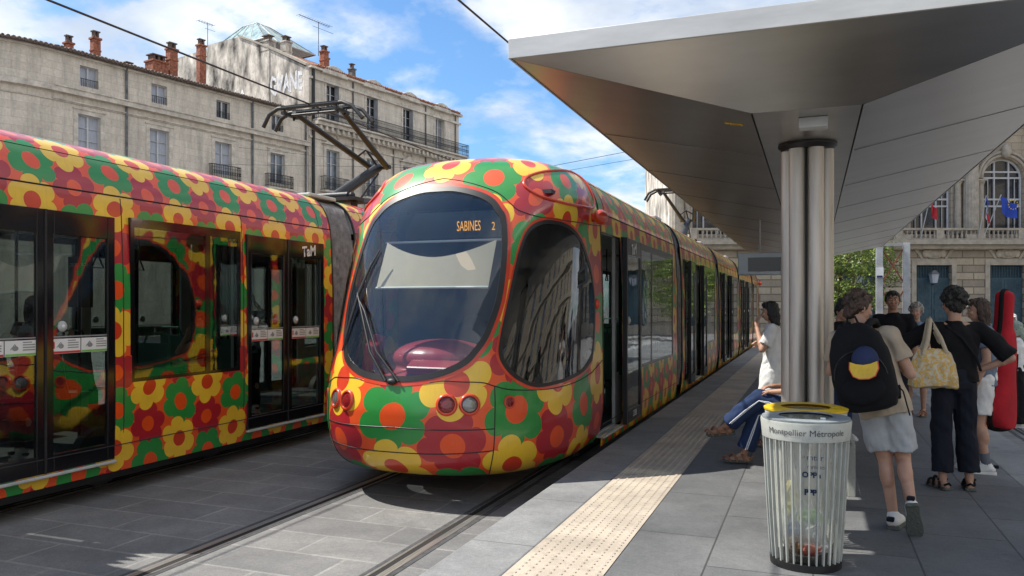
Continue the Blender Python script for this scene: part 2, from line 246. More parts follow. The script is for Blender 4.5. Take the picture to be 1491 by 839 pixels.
# ------------------------------------------------------------------ builders
class MB:
    def __init__(s): s.v = []; s.f = []; s.mi = []; s.uv = []; s.cur = 0
    def add(s, vs, fs, uv=None):
        k = len(s.v); s.v += [tuple(p) for p in vs]; s.f += [tuple(i+k for i in f) for f in fs]; s.mi += [s.cur]*len(fs)
        s.uv += list(uv) if uv else [(0, 0)]*len(vs)
        return s
    def box(s, c, d, rot=None):
        x, y, z = d[0]/2, d[1]/2, d[2]/2
        vs = [Vector((a*x, b*y, e*z)) for e in (-1, 1) for b in (-1, 1) for a in (-1, 1)]
        if rot is not None:
            if not isinstance(rot, Matrix): rot = Euler(rot).to_matrix()
            vs = [rot @ v for v in vs]
        c = Vector(c)
        return s.add([v+c for v in vs], [(0, 2, 3, 1), (4, 5, 7, 6), (0, 1, 5, 4), (2, 6, 7, 3), (0, 4, 6, 2), (1, 3, 7, 5)])
    def bb(s, x0, x1, y0, y1, z0, z1): return s.box(((x0+x1)/2, (y0+y1)/2, (z0+z1)/2), (abs(x1-x0), abs(y1-y0), abs(z1-z0)))
    def loft(s, rings, cap=True, closed=True, loop=False):
        n = len(rings[0]); vs = [p for r in rings for p in r]; fs = []
        m = len(rings)
        for i in range(m if loop else m-1):
            for j in range(n if closed else n-1):
                a, b = i*n+j, i*n+(j+1) % n; c2, d2 = ((i+1) % m)*n+(j+1) % n, ((i+1) % m)*n+j
                fs.append((a, b, c2, d2))
        if cap and not loop: fs += [tuple(range(n-1, -1, -1)), tuple((m-1)*n+j for j in range(n))]
        return s.add(vs, fs)
    def tube(s, pts, r, n=8, loop=False, cap=True):
        pts = [Vector(p) for p in pts]; rings = []; m = len(pts); up = None
        for i, p in enumerate(pts):
            a = pts[(i-1) % m] if (loop or i) else p; b = pts[(i+1) % m] if (loop or i < m-1) else p
            d = (b-a); d = d.normalized() if d.length > 1e-9 else Vector((0, 0, 1))
            if up is None: up = d.orthogonal().normalized()
            up = (up-d*up.dot(d)); up = up.normalized() if up.length > 1e-6 else d.orthogonal().normalized()
            q = d.cross(up); rr = r[i] if isinstance(r, (list, tuple)) else r
            rings.append([p+(up*math.cos(2*math.pi*k/n)+q*math.sin(2*math.pi*k/n))*rr for k in range(n)])
        return s.loft(rings, cap, True, loop)
    def lathe(s, prof, c=(0, 0, 0), n=24, cap=True):
        c = Vector(c)
        return s.loft([[c+Vector((r*math.cos(2*math.pi*k/n), r*math.sin(2*math.pi*k/n), z)) for k in range(n)] for r, z in prof], cap)
    def ell(s, c, r, rot=None, n=14, m=9):
        c = Vector(c); rings = []
        if rot is not None and not isinstance(rot, Matrix): rot = Euler(rot).to_matrix()
        for i in range(m):
            t = -math.pi/2+math.pi*(i+.02 if i == 0 else (i-.02 if i == m-1 else i))/(m-1)
            ring = []
            for k in range(n):
                v = Vector((r[0]*math.cos(t)*math.cos(2*math.pi*k/n), r[1]*math.cos(t)*math.sin(2*math.pi*k/n), r[2]*math.sin(t)))
                ring.append(c+(rot @ v if rot is not None else v))
            rings.append(ring)
        return s.loft(rings)
    def cap(s, p0, p1, r0, r1, n=12):
        p0, p1 = Vector(p0), Vector(p1); d = p1-p0; L = d.length
        if L < 1e-6: return s.ell(p0, (r0, r0, r0))
        d /= L; u = d.orthogonal().normalized(); w = d.cross(u); rings = []
        pr = [(-r0*math.cos(a), r0*math.sin(a)) for a in (.08, .5, 1.0)]+[(0, r0), (L*.5, (r0+r1)/2), (L, r1)]+[(L+r1*math.cos(a), r1*math.sin(a)) for a in (1.0, .5, .08)]
        return s.loft([[p0+d*h+(u*math.cos(2*math.pi*k/n)+w*math.sin(2*math.pi*k/n))*q for k in range(n)] for h, q in pr])
    def cyl(s, p0, p1, r0, r1=None, n=14): return s.tube([p0, p1], [r0, r0 if r1 is None else r1], n)
    def prism(s, poly, f0, f1):
        """poly of (a, b); f0/f1 map (a, b) to the two faces"""
        n = len(poly); vs = [f0(a, b) for a, b in poly]+[f1(a, b) for a, b in poly]
        return s.add(vs, [tuple(range(n-1, -1, -1)), tuple(range(n, 2*n))]+[(i, (i+1) % n, n+(i+1) % n, n+i) for i in range(n)])
    def mesh(s, name, mats):
        me = bpy.data.meshes.new(name); me.from_pydata(s.v, [], s.f)
        for m in (mats if isinstance(mats, (list, tuple)) else [mats]): me.materials.append(M[m] if isinstance(m, str) else m)
        me.polygons.foreach_set('material_index', s.mi)
        if any(u != (0, 0) for u in s.uv[:50]+s.uv[-50:]):
            l = me.uv_layers.new(name='UVMap'); li = np.empty(len(me.loops), dtype=np.int32); me.loops.foreach_get('vertex_index', li)
            l.data.foreach_set('uv', np.array(s.uv, dtype=np.float32)[li].ravel())
        return me
    def build(s, name, mats, parent=None, smooth=None, bev=0, fix=True):
        me = s.mesh(name, mats)
        if fix:
            bm = bmesh.new(); bm.from_mesh(me); bmesh.ops.recalc_face_normals(bm, faces=bm.faces); bm.to_mesh(me); bm.free()
        if smooth:
            me.polygons.foreach_set('use_smooth', [True]*len(me.polygons)); me.set_sharp_from_angle(angle=R(smooth))
        o = bpy.data.objects.new(name, me); COL.objects.link(o); o.parent = parent
        if bev:
            b = o.modifiers.new('bevel', 'BEVEL'); b.width = bev; b.segments = 2; b.limit_method = 'ANGLE'; b.angle_limit = R(40)
        return o
def tag(o, label, cat, group=None):
    o['label'] = label; o['category'] = cat
    if group: o['group'] = group
    return o
def thing(name, label, cat, loc=(0, 0, 0), rz=0, group=None):
    o = bpy.data.objects.new(name, None); COL.objects.link(o); o.location = loc; o.rotation_euler = (0, 0, rz); o.empty_display_size = .2
    return tag(o, label, cat, group)
def struct(name, mb, m, **k):
    o = mb.build(name, m, **k); o['kind'] = 'structure'; return o
def dup(o, loc=None, parent=None, rz=None):
    c = o.copy(); COL.objects.link(c)
    if parent is not None: c.parent = parent
    if loc is not None: c.location = loc
    if rz is not None: c.rotation_euler = (0, 0, rz)
    for ch in list(o.children): dup(ch, None, c)
    return c
TMP = bpy.data.scenes.new('scratch')                                # scratch scene: modifiers are worked out there, then it is removed
def bake(o):
    COL.objects.unlink(o); TMP.collection.objects.link(o)
    with bpy.context.temp_override(scene=TMP, view_layer=TMP.view_layers[0]):
        dg = bpy.context.evaluated_depsgraph_get(); me = bpy.data.meshes.new_from_object(o.evaluated_get(dg))
    TMP.collection.objects.unlink(o); COL.objects.link(o); return me
def text(s, size, mat_, parent, fn, name='lettering', depth=0.0, bold=0.0):
    """lettering as real geometry; fn maps flat (x, y, z) to its place; x is centred"""
    cu = bpy.data.curves.new('t', 'FONT'); cu.body = s; cu.size = size; cu.align_x = 'CENTER'; cu.align_y = 'CENTER'; cu.extrude = depth; cu.offset = bold; cu.resolution_u = 3
    o = bpy.data.objects.new('t', cu); COL.objects.link(o); me = bake(o); bpy.data.objects.remove(o)
    me.name = name
    for v in me.vertices: v.co = fn(*v.co)
    me.materials.clear(); me.materials.append(M[mat_]); q = bpy.data.objects.new(name, me); COL.objects.link(q); q.parent = parent; return q
def remesh(mb, name, mats, parent, voxel, smooth=3, fac=.5):
    me = mb.mesh(name, mats); bm = bmesh.new(); bm.from_mesh(me); bmesh.ops.recalc_face_normals(bm, faces=bm.faces); bm.to_mesh(me); bm.free()
    o = bpy.data.objects.new(name, me); COL.objects.link(o)
    r = o.modifiers.new('r', 'REMESH'); r.mode = 'VOXEL'; r.voxel_size = voxel
    if smooth: k = o.modifiers.new('s', 'SMOOTH'); k.iterations = smooth; k.factor = fac
    m2 = bake(o); m2.name = name
    o.modifiers.clear(); o.data = m2; bpy.data.meshes.remove(me); m2.polygons.foreach_set('use_smooth', [True]*len(m2.polygons))
    m2.materials.clear(); m2.materials.append(M[mats]); o.parent = parent; return o
def cells(x0, x1, z0, z1, ops):
    """rectangles of a wall that are left round its openings (xa, xb, za, zb)"""
    xs = sorted({x0, x1, *[min(max(o[0], x0), x1) for o in ops], *[min(max(o[1], x0), x1) for o in ops]}); out = []
    for a, b in zip(xs, xs[1:]):
        if b-a < 1e-6: continue
        m = (a+b)/2; cut = sorted((max(o[2], z0), min(o[3], z1)) for o in ops if o[0] < m < o[1]); z = z0
        for c, d in cut:
            if c > z+1e-6: out.append((a, b, z, c))
            z = max(z, d)
        if z < z1-1e-6: out.append((a, b, z, z1))
    return out

def wobble(o, fn):
    me = o.data; n = len(me.vertices); co = np.empty(n*3, dtype=np.float32); no = np.empty(n*3, dtype=np.float32)
    me.vertices.foreach_get('co', co); me.vertices.foreach_get('normal', no); co = co.reshape(-1, 3); no = no.reshape(-1, 3)
    d = np.array([fn(Vector(c)) for c in co.tolist()], dtype=np.float32)
    me.vertices.foreach_set('co', (co+no*d[:, None]).ravel()); me.update()

# ------------------------------------------------------------------ setting: ground, platform, rails
G = -.27
gmb = MB().add([(-500, -300, G), (500, -300, G), (500, 700, G), (-500, 700, G)], [(0, 1, 2, 3)]); struct('ground', gmb, 'setts', fix=False)
pm = MB(); pm.bb(-1.728, 1.728, -6, 46, G-.02, 0); struct('platform', pm, 'platform_slab', bev=0)
km = MB()
for sx in (-1, 1): km.bb(sx*1.73, sx*2.19, -6, 46, G-.02, .001)
struct('platform_kerb', km, 'kerb_stone', bev=.012)
tm = MB()
for sx in (-1,):
    tm.add([(sx*1.72, -6, .005), (sx*1.16, -6, .005), (sx*1.16, 46, .005), (sx*1.72, 46, .005)], [(0, 1, 2, 3) if sx < 0 else (3, 2, 1, 0)])
for sx in (-1,):
    for i in range(int((30 if sx < 0 else 14)/.062)):
        y = 2.6+i*.062
        for j in range(8):
            x = sx*(1.20+j*.067); k = len(tm.v); r = .0165
            if y < 12:
                tm.add([(x+r*math.cos(a*math.pi/3), y+r*math.sin(a*math.pi/3), .005) for a in range(6)]+[(x+r*.7*math.cos(a*math.pi/3), y+r*.7*math.sin(a*math.pi/3), .011) for a in range(6)], [(a, (a+1) % 6, 6+(a+1) % 6, 6+a) for a in range(6)]+[tuple(range(6, 12))])
            else: tm.add([(x-r, y-r, .006), (x+r, y-r, .006), (x, y+r, .011)], [(0, 1, 2)])
struct('tactile_strip', tm, 'tactile', fix=False)
def rails(xc):
    for sx in (-1, 1):
        m = MB(); x = xc+sx*.752          # groove centre
        y0, y1 = -20, 120
        m.cur = 0; m.bb(x+sx*.027, x+sx*.090, y0, y1, G-.03, G+.006); m.bb(x-sx*.027, x-sx*.048, y0, y1, G-.03, G+.005)
        m.cur = 1; m.bb(x-.0265, x+.0265, y0, y1, G-.03, G+.004)
        m.cur = 2; m.bb(x+sx*.0905, x+sx*.135, y0, y1, G-.03, G+.0035); m.bb(x-sx*.0485, x-sx*.09, y0, y1, G-.03, G+.003)
        struct('tram_rail', m, ['steel_rail', 'groove', 'asphalt'])
XR, XL = -3.60, -7.72
for xc in (XR, XL, 3.60): rails(xc)

# ------------------------------------------------------------------ trams (local: x across, y back from the nose tip, z above the rail)
SEC = np.array([(1.08, .24, .50, 2.05), (1.21, .29, .30, 2.05), (1.29, .42, .12, 2.05), (1.33, .65, .02, 2.05), (1.335, .9, .0, 2.05), (1.335, 1.2, .08, 2.05), (1.33, 1.6, .25, 2.05), (1.33, 2.0, .43, 2.05), (1.315, 2.4, .62, 2.05), (1.30, 2.75, .80, 2.1),
    (1.28, 2.95, .92, 2.2), (1.23, 3.13, 1.05, 2.3), (1.13, 3.30, 1.22, 2.4), (.98, 3.41, 1.4, 2.45), (.73, 3.49, 1.68, 2.5), (.36, 3.54, 2.1, 2.53), (0.02, 3.555, 2.54, 2.55)])
def catmull(P, n):
    out = []; m = len(P)
    for i in range(m-1):
        p0, p1, p2, p3 = P[max(i-1, 0)], P[i], P[i+1], P[min(i+2, m-1)]
        for k in range(n):
            t = k/n; out.append(.5*((2*p1)+(-p0+p2)*t+(2*p0-5*p1+4*p2-p3)*t*t+(-p0+3*p1-3*p2+p3)*t**3))
    out.append(P[-1]); return np.array(out)
SM = catmull(SEC, 6)
SM[:, 0] = np.clip(SM[:, 0], 0.0, 1.336); SM[:, 1] = np.maximum.accumulate(SM[:, 1]); SM[:, 2] = np.clip(SM[:, 2], 0, 2.55); SM[:, 3] = np.clip(SM[:, 3], 2.05, 2.55)
ARC = np.concatenate([[0], np.cumsum(np.hypot(np.diff(SM[:, 0]), np.diff(SM[:, 1])))])
VREF = 0
ARCP = np.concatenate([[0], np.cumsum(np.hypot(np.hypot(np.diff(SM[:, 0])*.4, np.diff(SM[:, 1])), np.diff(SM[:, 2])*.8))])
VREF = float(np.interp(.92, SM[:, 1], ARCP)); NE = 2.5
def srow(z): return [float(np.interp(z, SM[:, 1], SM[:, k])) for k in (0, 2, 3)]
def wz(z): return srow(z)[0]
def wsh(z): return max(wz(z), 1.30+.03*min(1, max(0, (z-.24)/.3))) if z < .7 else wz(z)
def spos(a, w, y0, e):
    ph = max(-1, min(1, a))*math.pi/2
    x = w*math.copysign(abs(math.sin(ph))**(2/NE), ph) if ph else 0.0; y = e-(e-y0)*max(0, math.cos(ph))**(2/NE)
    if abs(a) > 1: y = e+(abs(a)-1)/.25*(2.56-e)
    return Vector((x, y, 0))
def npos(a, z, off=0.0):
    def P(a, z):
        p = spos(a, *srow(z)); p.z = z; return p
    p = P(a, z)
    if off:
        n = (P(a+.004, z)-P(a-.004, z)).cross(P(a, z+.006)-P(a, z-.006)); n.normalize(); p = p+n*off
    return p
WS_R = [(.07, 3.068), (.19, 2.995), (.262, 2.914), (.305, 2.82), (.335, 2.74), (.362, 2.53), (.376, 2.25), (.376, 1.97), (.368, 1.83), (.352, 1.68), (.334, 1.56), (.302, 1.447), (.255, 1.332), (.15, 1.228), (.045, 1.184)]
WS = [(-a, z) for a, z in reversed(WS_R)]; WS = [(0, 3.078)]+WS_R+[(0, 1.178)]+WS
CWR = [(.532, 2.694), (.625, 2.724), (.768, 2.689), (.9, 2.564), (.995, 2.323), (1.06, 1.983), (1.07, 1.677), (1.03, 1.377), (.958, 1.206), (.843, 1.136), (.7, 1.101), (.598, 1.106), (.505, 1.186), (.44, 1.297), (.403, 1.422), (.40, 1.582), (.41, 1.837), (.425, 2.168), (.445, 2.443), (.475, 2.61)]
def smooth_loop(P, n=4):
    P = [np.array(p) for p in P]; m = len(P); out = []
    for i in range(m):
        p0, p1, p2, p3 = P[i-1], P[i], P[(i+1) % m], P[(i+2) % m]
        for k in range(n):
            t = k/n; out.append(tuple(.5*((2*p1)+(-p0+p2)*t+(2*p0-5*p1+4*p2-p3)*t*t+(-p0+3*p1-3*p2+p3)*t**3)))
    return out
WSL = smooth_loop(WS); CWL = smooth_loop(CWR)
def inpoly(x, y, P):
    r = False; n = len(P); j = n-1
    for i in range(n):
        if (P[i][1] > y) != (P[j][1] > y) and x < (P[j][0]-P[i][0])*(y-P[i][1])/(P[j][1]-P[i][1])+P[i][0]: r = not r
        j = i
    return r
def scale_loop(P, k, km=None):
    cx = sum(p[0] for p in P)/len(P); cz = sum(p[1] for p in P)/len(P)
    return [(cx+(a-cx)*k, cz+(z-cz)*(km or k)) for a, z in P]
def surf_disc(loop, off, rings=9):
    cx = sum(p[0] for p in loop)/len(loop); cz = sum(p[1] for p in loop)/len(loop); m = MB(); rr = [[npos(cx+(a-cx)*.02, cz+(z-cz)*.02, off) for a, z in loop]]
    for k in range(1, rings+1): rr.append([npos(cx+(a-cx)*k/rings, cz+(z-cz)*k/rings, off) for a, z in loop])
    return m.loft(rr, True)
def surf_ring(l0, l1, off):
    m = MB(); m.loft([[npos(a, z, -.03) for a, z in l0], [npos(a, z, off) for a, z in l0], [npos(a, z, off) for a, z in l1], [npos(a, z, -.03) for a, z in l1]], False, True, True); return m
WS_F = [npos(a, z) for a, z in WSL]

def cab_shell():
    A = np.concatenate([np.linspace(-1.25, -1.0, 6)[:-1], np.linspace(-1, 1, 131), np.linspace(1, 1.25, 6)[1:]])
    sub = []
    for i in range(len(SM)-1):                                  # rows about 3 cm apart
        k = max(1, int((ARCP[i+1]-ARCP[i])/.03))
        for q in range(k): sub.append((SM[i]*(1-q/k)+SM[i+1]*q/k, ARCP[i]*(1-q/k)+ARCP[i+1]*q/k))
    sub.append((SM[-1], ARCP[-1]))
    V = []; UV = []; n = len(A)
    for (w, z, y0, e), v in sub:
        for a in A:
            p = spos(float(a), w, y0, e); p.z = z; V.append(p)
        ref = [spos(float(a), 1.33, 0, 2.05) for a in A]
        acc = [0]
        for i in range(1, n): acc.append(acc[-1]+(ref[i]-ref[i-1]).length)
        mid = acc[n//2]; UV += [((u-mid)*.68+.57, -(.89+(v-VREF)*.70)) for u in acc]
    wsl, cwl = scale_loop(WSL, .985), scale_loop(CWL, .985); F = []
    for i in range(len(sub)-1):
        z = (sub[i][0][1]+sub[i+1][0][1])/2
        for j in range(n-1):
            a = (A[j]+A[j+1])/2
            if 1.1 < z < 3.1 and (inpoly(a, z, wsl) or inpoly(abs(a), z, cwl)): continue
            F.append((i*n+j, i*n+j+1, (i+1)*n+j+1, (i+1)*n+j))
    return MB().add(V, F, UV)
NOSE = {}
def make_cab(root, flip=None, detail=True):
    """nose; flip = y of the far end (turned round) else at the near end"""
    K = root
    if flip is not None:
        K = None
    def T(o):
        if flip is not None:
            o.rotation_euler = (0, 0, math.pi); o.location = (0, flip, 0)
        return o
    if 'shell' not in NOSE: NOSE['shell'] = cab_shell().build('cab_body', 'flower_paint', root, 60); b = NOSE['shell']
    else:
        b = NOSE['shell'].copy(); COL.objects.link(b); b.parent = root
    T(b)
    g = T(surf_disc(scale_loop(WSL, .99), .004, 12).build('windscreen', 'screen_glass' if detail else 'cab_glass', root, 60))
    surf_ring(scale_loop(WSL, .935, .955), scale_loop(WSL, 1.012), .009).build('windscreen_seal', 'black_rubber', g, 50)
    for sx in (-1, 1):
        L = [(sx*a, z) for a, z in CWL]; w = T(surf_disc(scale_loop(L, .99), .004, 10).build('cab_window', 'cab_glass', root, 60))
        surf_ring(scale_loop(L, .95, .965), scale_loop(L, 1.01), .008).build('window_seal', 'black_rubber', w, 50); surf_ring(scale_loop(L, 1.01), scale_loop(L, 1.045), .004).build('surround_lip', 'orange_red', w, 50)
    surf_ring(scale_loop(WSL, 1.012), scale_loop(WSL, 1.062, 1.05), .004).build('surround_lip', 'orange_red', g, 50)
    for a, lens in ((-.295, 'lens_clear'), (-.198, 'lens_red'), (.198, 'lens_red'), (.295, 'lens_clear')):
        c0 = npos(a, .975); n = (npos(a, .975, .1)-c0).normalized(); m = MB()
        u = n.orthogonal().normalized(); w = n.cross(u)
        ring = lambda r, d: [c0+n*d+(u*math.cos(k*math.pi/14)+w*math.sin(k*math.pi/14))*r for k in range(28)]
        m.loft([ring(.100, -.006), ring(.098, .010), ring(.088, .020), ring(.078, .020), ring(.072, .006), ring(.001, .005)], False)
        h = T(m.build('headlight', 'orange_red', root, 50))
        q = MB(); q.cur = 1; q.loft([ring(.0715, .007), ring(.066, .0085)], False); q.cur = 0; q.loft([ring(.066, .0085), ring(.052, .016), ring(.03, .020), ring(.001, .021)], False); q.build('lens', [lens, 'black_rubber'], h, 60)
    for sx in (-1, 1):
        a = sx*.475; c0 = npos(a, .98); n = (npos(a, .98, .1)-c0).normalized(); u = n.orthogonal().normalized(); w = n.cross(u); m = MB()
        ring = lambda r, d: [c0+n*d+(u*math.cos(k*math.pi/10)+w*math.sin(k*math.pi/10))*r for k in range(20)]
        m.cur = 0; m.loft([ring(.062, 0), ring(.062, .01), ring(.045, .01)], False); m.cur = 1; m.loft([ring(.045, .009), ring(.02, .006), ring(.001, .006)], False)
        T(m.build('side_marker', ['orange_red', 'lens_red'], root, 50))
        m = MB(); a = sx*1.11; c0 = npos(a, 1.887)
        for rr, d in ((.062, 0.01), (.04, .022)):
            m.ell(c0+Vector((sx*d, 0, 0)), (.02, rr, rr))
        T(m.build('side_repeater', 'orange_red', root, 60))
        m = MB(); c0 = npos(sx*1.05, 2.85); m.ell(c0+Vector((sx*.10, 0, 0)), (.075, .17, .085)); m.tube([c0, c0+Vector((sx*.08, 0, 0))], .05)
        T(m.build('mirror_pod', 'orange_red', root, 60))
    seams = [[(-a, z) for a, z in reversed(s)] + s for s in ([(.0, .76), (.18, .75), (.41, .746)], [(.0, .522), (.17, .525), (.40, .54)])]
    for sx in (-1, 1):
        seams += [[(sx*a, z) for a, z in s] for s in ([(.115, 1.17), (.17, 1.185), (.245, 1.178), (.343, 1.166), (.4, 1.131), (.492, 1.088), (.7, 1.062), (.897, 1.09), (1.05, 1.16), (1.25, 1.25)], [(.4, 1.126), (.41, .901), (.4, .54), (.367, .265)],
            [(.0, 3.19), (.115, 3.125), (.265, 3.014), (.36, 2.88), (.42, 2.81), (.575, 2.752), (.87, 2.749), (1.25, 2.79)])]
    for q_ in seams: T(MB().tube([npos(a, z, .0005) for a, z in catmull(np.array(q_), 10)], .0055, 6).build('panel_gap', 'black_rubber', root, 60))
    for sx in (-1, 1):
        lp = smooth_loop([(1.10, 2.99), (.80, 2.93), (.57, 2.965), (.46, 3.04), (.42, 3.12), (.46, 3.21), (.60, 3.29), (.85, 3.36), (1.10, 3.39), (1.16, 3.2)], 8)
        T(MB().tube([npos(sx*a, z, .004) for a, z in lp], .016, 8, True).build('roof_pod_rim', 'orange_red', root, 60))
    # inside the cab
    m = MB(); m.bb(-1.2, 1.2, 2.3, 2.36, .36, 3.0); m.bb(-.8, .8, .95, 2.3, .40, .44); m.bb(-1.1, 1.1, 1.35, 2.3, 3.02, 3.06)
    T(m.build('cab_interior', 'dark_interior', root))
    if not detail: return
    m = MB(); m.ell((0.03, .98, 1.33), (.56, .42, .20), None, 28, 14); m.ell((0, 1.0, 1.08), (.95, .62, .20), None, 28, 12)
    T(remesh(m, 'dashboard', 'red_plastic', root, .02, 4))
    m = MB(); m.box((.18, .52, 1.27), (.55, .16, .09), (.5, 0, -.05)); m.box((-.62, .72, 1.33), (.12, .34, .42), (.3, .25, .3)); T(m.build('dash_panel', 'red_plastic', root, bev=.02))
    def gy(x, z):
        w, y0, e = srow(z); return e-(e-y0)*max(0, 1-abs(x/w)**NE)**(1/NE)
    m = MB(); cr = []
    for i in range(17):
        x = -.52+1.20*i/16; top = 2.35+.17*abs((i-8)/8)**1.8; q = lambda z, d: Vector((x, gy(x*.9, z)+.13+d, z))
        cr.append([q(2.05, 0), q(2.18, 0), q(top, 0), q(top, .006), q(2.18, .006), q(2.05, .006)])
    T(m.loft(cr).build('sun_blind', 'cream_blind', root, 40))
    T(MB().tube([(-.52+1.20*i/16, gy((-.52+1.20*i/16)*.9, 2.05)+.125, 2.045) for i in range(17)], .012).build('blind_bar', 'white_paint', root, 60))
    T(MB().tube([(-.72, 1.18, 2.545), (.7, 1.18, 2.545)], .014).build('display_rail', 'white_paint', root, 60))
    d = T(MB().bb(-.62, .62, 1.26, 1.34, 2.58, 2.86).build('destination_display', 'black_gloss', root))
    text('SABINES', .15, 'amber_led', d, lambda x, y, z: Vector((.22+x*.50, 1.255-z, 2.70+y)))
    text('2', .12, 'amber_led', d, lambda x, y, z: Vector((.50+x*.7, 1.255-z, 2.69+y)))
    # driver's seat, wiper
    T(MB().ell((0, 1.9, 1.35), (.27, .10, .42)).build('driver_seat', 'dark_interior', root, 60))
    m = MB(); b0 = npos(-.02, 1.175, .02)
    m.tube([npos(-.018, 1.165, .03), npos(-.10, 1.42, .045), npos(-.20, 1.80, .045), npos(-.265, 1.98, .04)], [.014, .013, .011, .009], 8)
    m.tube([npos(.012, 1.165, .03), npos(-.07, 1.42, .045), npos(-.18, 1.80, .045), npos(-.262, 1.95, .04)], [.012, .011, .009, .008], 8)
    m.cur = 1; m.tube([npos(-.30, 1.42, .022), npos(-.285, 1.7, .026), npos(-.262, 1.98, .026), npos(-.225, 2.25, .024), npos(-.19, 2.42, .022)], [.007, .014, .018, .014, .007], 8)
    m.cur = 0; m.ell(npos(-.003, 1.165, .02), (.05, .03, .03))
    T(m.build('wiper', ['dark_metal', 'black_rubber'], root, 60))

def shell(root, y0, y1, ops_r, ops_l, roof=None):
    """sides + roof of one module; ops are (ya, yb, za, zb)"""
    zs = [float(z) for z in SM[:, 1]]; m = MB()
    for sx, ops in ((1, ops_r), (-1, ops_l)):
        for a, b, c, d in cells(y0, y1, .24, 2.95, [o[:4] for o in ops]):
            zz = [c]+[z for z in zs if c+.02 < z < d-.02]+[d]; vs = []; uv = []; fs = []
            for z in zz:
                w = wsh(z)
                for y in (a, b): vs.append((sx*w, y, z)); uv.append((sx*(y+.5), -z))
            for i in range(len(zz)-1): fs.append((2*i, 2*i+1, 2*i+3, 2*i+2))
            m.add(vs, fs, uv)
        k = [i for i in range(len(SM)) if SM[i, 1] > 2.951]; pts = [(wz(2.95), 2.95, 0.0)]
        for i in k: pts.append((SM[i, 0], SM[i, 1], pts[-1][2]+math.hypot(SM[i, 0]-pts[-1][0], SM[i, 1]-pts[-1][1])))
        pts[-1] = (0.0, 3.557, pts[-1][2])
        vs = []; uv = []; fs = []
        for x, z, v in pts:
            for y in (y0, y1): vs.append((sx*x, y, z)); uv.append((sx*(y+.5), -2.95-v))
        for i in range(len(pts)-1): fs.append((2*i, 2*i+1, 2*i+3, 2*i+2))
        m.add(vs, fs, uv)
    o = m.build('body_shell', 'flower_paint', root, 50)
    # panel gaps, lining, floor, ceiling, end frames
    for sx in (-1, 1):
        for z, r in ((2.95, .008), (.50, .005), (3.3, .004)): MB().tube([(sx*(wsh(z)+.001), y0, z), (sx*(wsh(z)+.001), y1, z)], r, 6).build('panel_gap', 'black_rubber', root, 60)
        for y in (y0+.30, y1-.28): MB().tube([(sx*(wsh(z)+.0005), y, z) for z in np.linspace(2.95, 3.5, 12)], .004, 5).build('panel_gap', 'black_rubber', root, 60)
    m = MB()
    for sx, ops in ((1, ops_r), (-1, ops_l)):
        for a, b, c, d in cells(y0+.02, y1-.02, .36, 2.85, [o[:4] for o in ops]): m.bb(sx*1.20, sx*1.24, a, b, c, d)
    m.bb(-1.2, 1.2, y0, y1, 2.80, 2.86); m.build('interior_lining', 'lining_grey', root)
    m = MB(); m.bb(-1.22, 1.22, y0, y1, .28, .36); m.build('floor', 'tram_floor', root)
    m = MB(); m.bb(-1.0, 1.0, y0+.1, y1-.1, .10, .28)
    for sx in (-1, 1):
        for y in ((y0+y1)/2-.8, (y0+y1)/2+.8):
            m.cyl((sx*.70, y, .30), (sx*.80, y, .30), .30, n=20)
    m.build('bogie', 'dark_interior', root, 40)
    for yy in (y0, y1):
        prof = [(wz(z)*.995, z) for z in np.linspace(.30, 2.95, 12)]+[(SM[i, 0]*.995, SM[i, 1]-.004) for i in range(len(SM)) if SM[i, 1] > 2.96]
        lp = [Vector((x, yy, z)) for x, z in prof]+[Vector((-x, yy, z)) for x, z in reversed(prof[:-1])]
        up_ = [p for p in lp if p.z > 2.84]; yi = yy+(.03 if yy == y0 else -.03); MB().prism([(p.x*.99, p.z-.006) for p in up_], lambda a, b: Vector((a, yi, b)), lambda a, b: Vector((a, yi+.01, b))).build('end_panel', 'lining_grey', root)
        MB().tube(lp, .018, 6).build('end_frame', 'black_rubber', root, 60)
    return o
def bellows(root, y0, y1, top=3.42):
    n = max(5, int((y1-y0)/.075)); rings = []
    for i in range(2*n+1):
        k = .99 if i % 2 else .92; y = y0+(y1-y0)*i/(2*n)
        prof = [(wz(z), z) for z in np.linspace(.42, 2.6, 8)]+[(1.25, min(2.95, top-.35)), (1.12, top-.12), (.9, top-.02), (.4, top), (0, top)]
        rings.append([Vector((x*k, y, .42+(z-.42)*(.5+.5*k))) for x, z in prof]+[Vector((-x*k, y, .42+(z-.42)*(.5+.5*k))) for x, z in reversed(prof[:-1])])
    m = MB().loft(rings, False); m.build('bellows', 'bellows_grey', root, 20)
    if top > 3:
        MB().bb(-.95, .95, y0-.02, y1+.02, top, top+.06).build('joint_cover', 'lining_grey', root, bev=.02)
def window(root, sx, ya, yb, za, zb, bars=()):
    x = wz((za+zb)/2)-.004; m = MB(); m.bb(sx*(x-.006), sx*x, ya, yb, za, zb); w = m.build('window', 'tram_glass', root)
    m = MB(); t = .035
    for a, b, c, d in ((ya-.015, ya+t, za-.015, zb+.015), (yb-t, yb+.015, za-.015, zb+.015), (ya+t, yb-t, za-.015, za+t), (ya+t, yb-t, zb-t*2.2, zb+.015)): m.bb(sx*(x-.05), sx*(x+.006), a, b, c, d)
    for b in bars: m.bb(sx*(x-.03), sx*(x+.005), b-.035, b+.035, za+t, zb-t*2.2)
    m.build('window_frame', 'black_gloss', w); return w
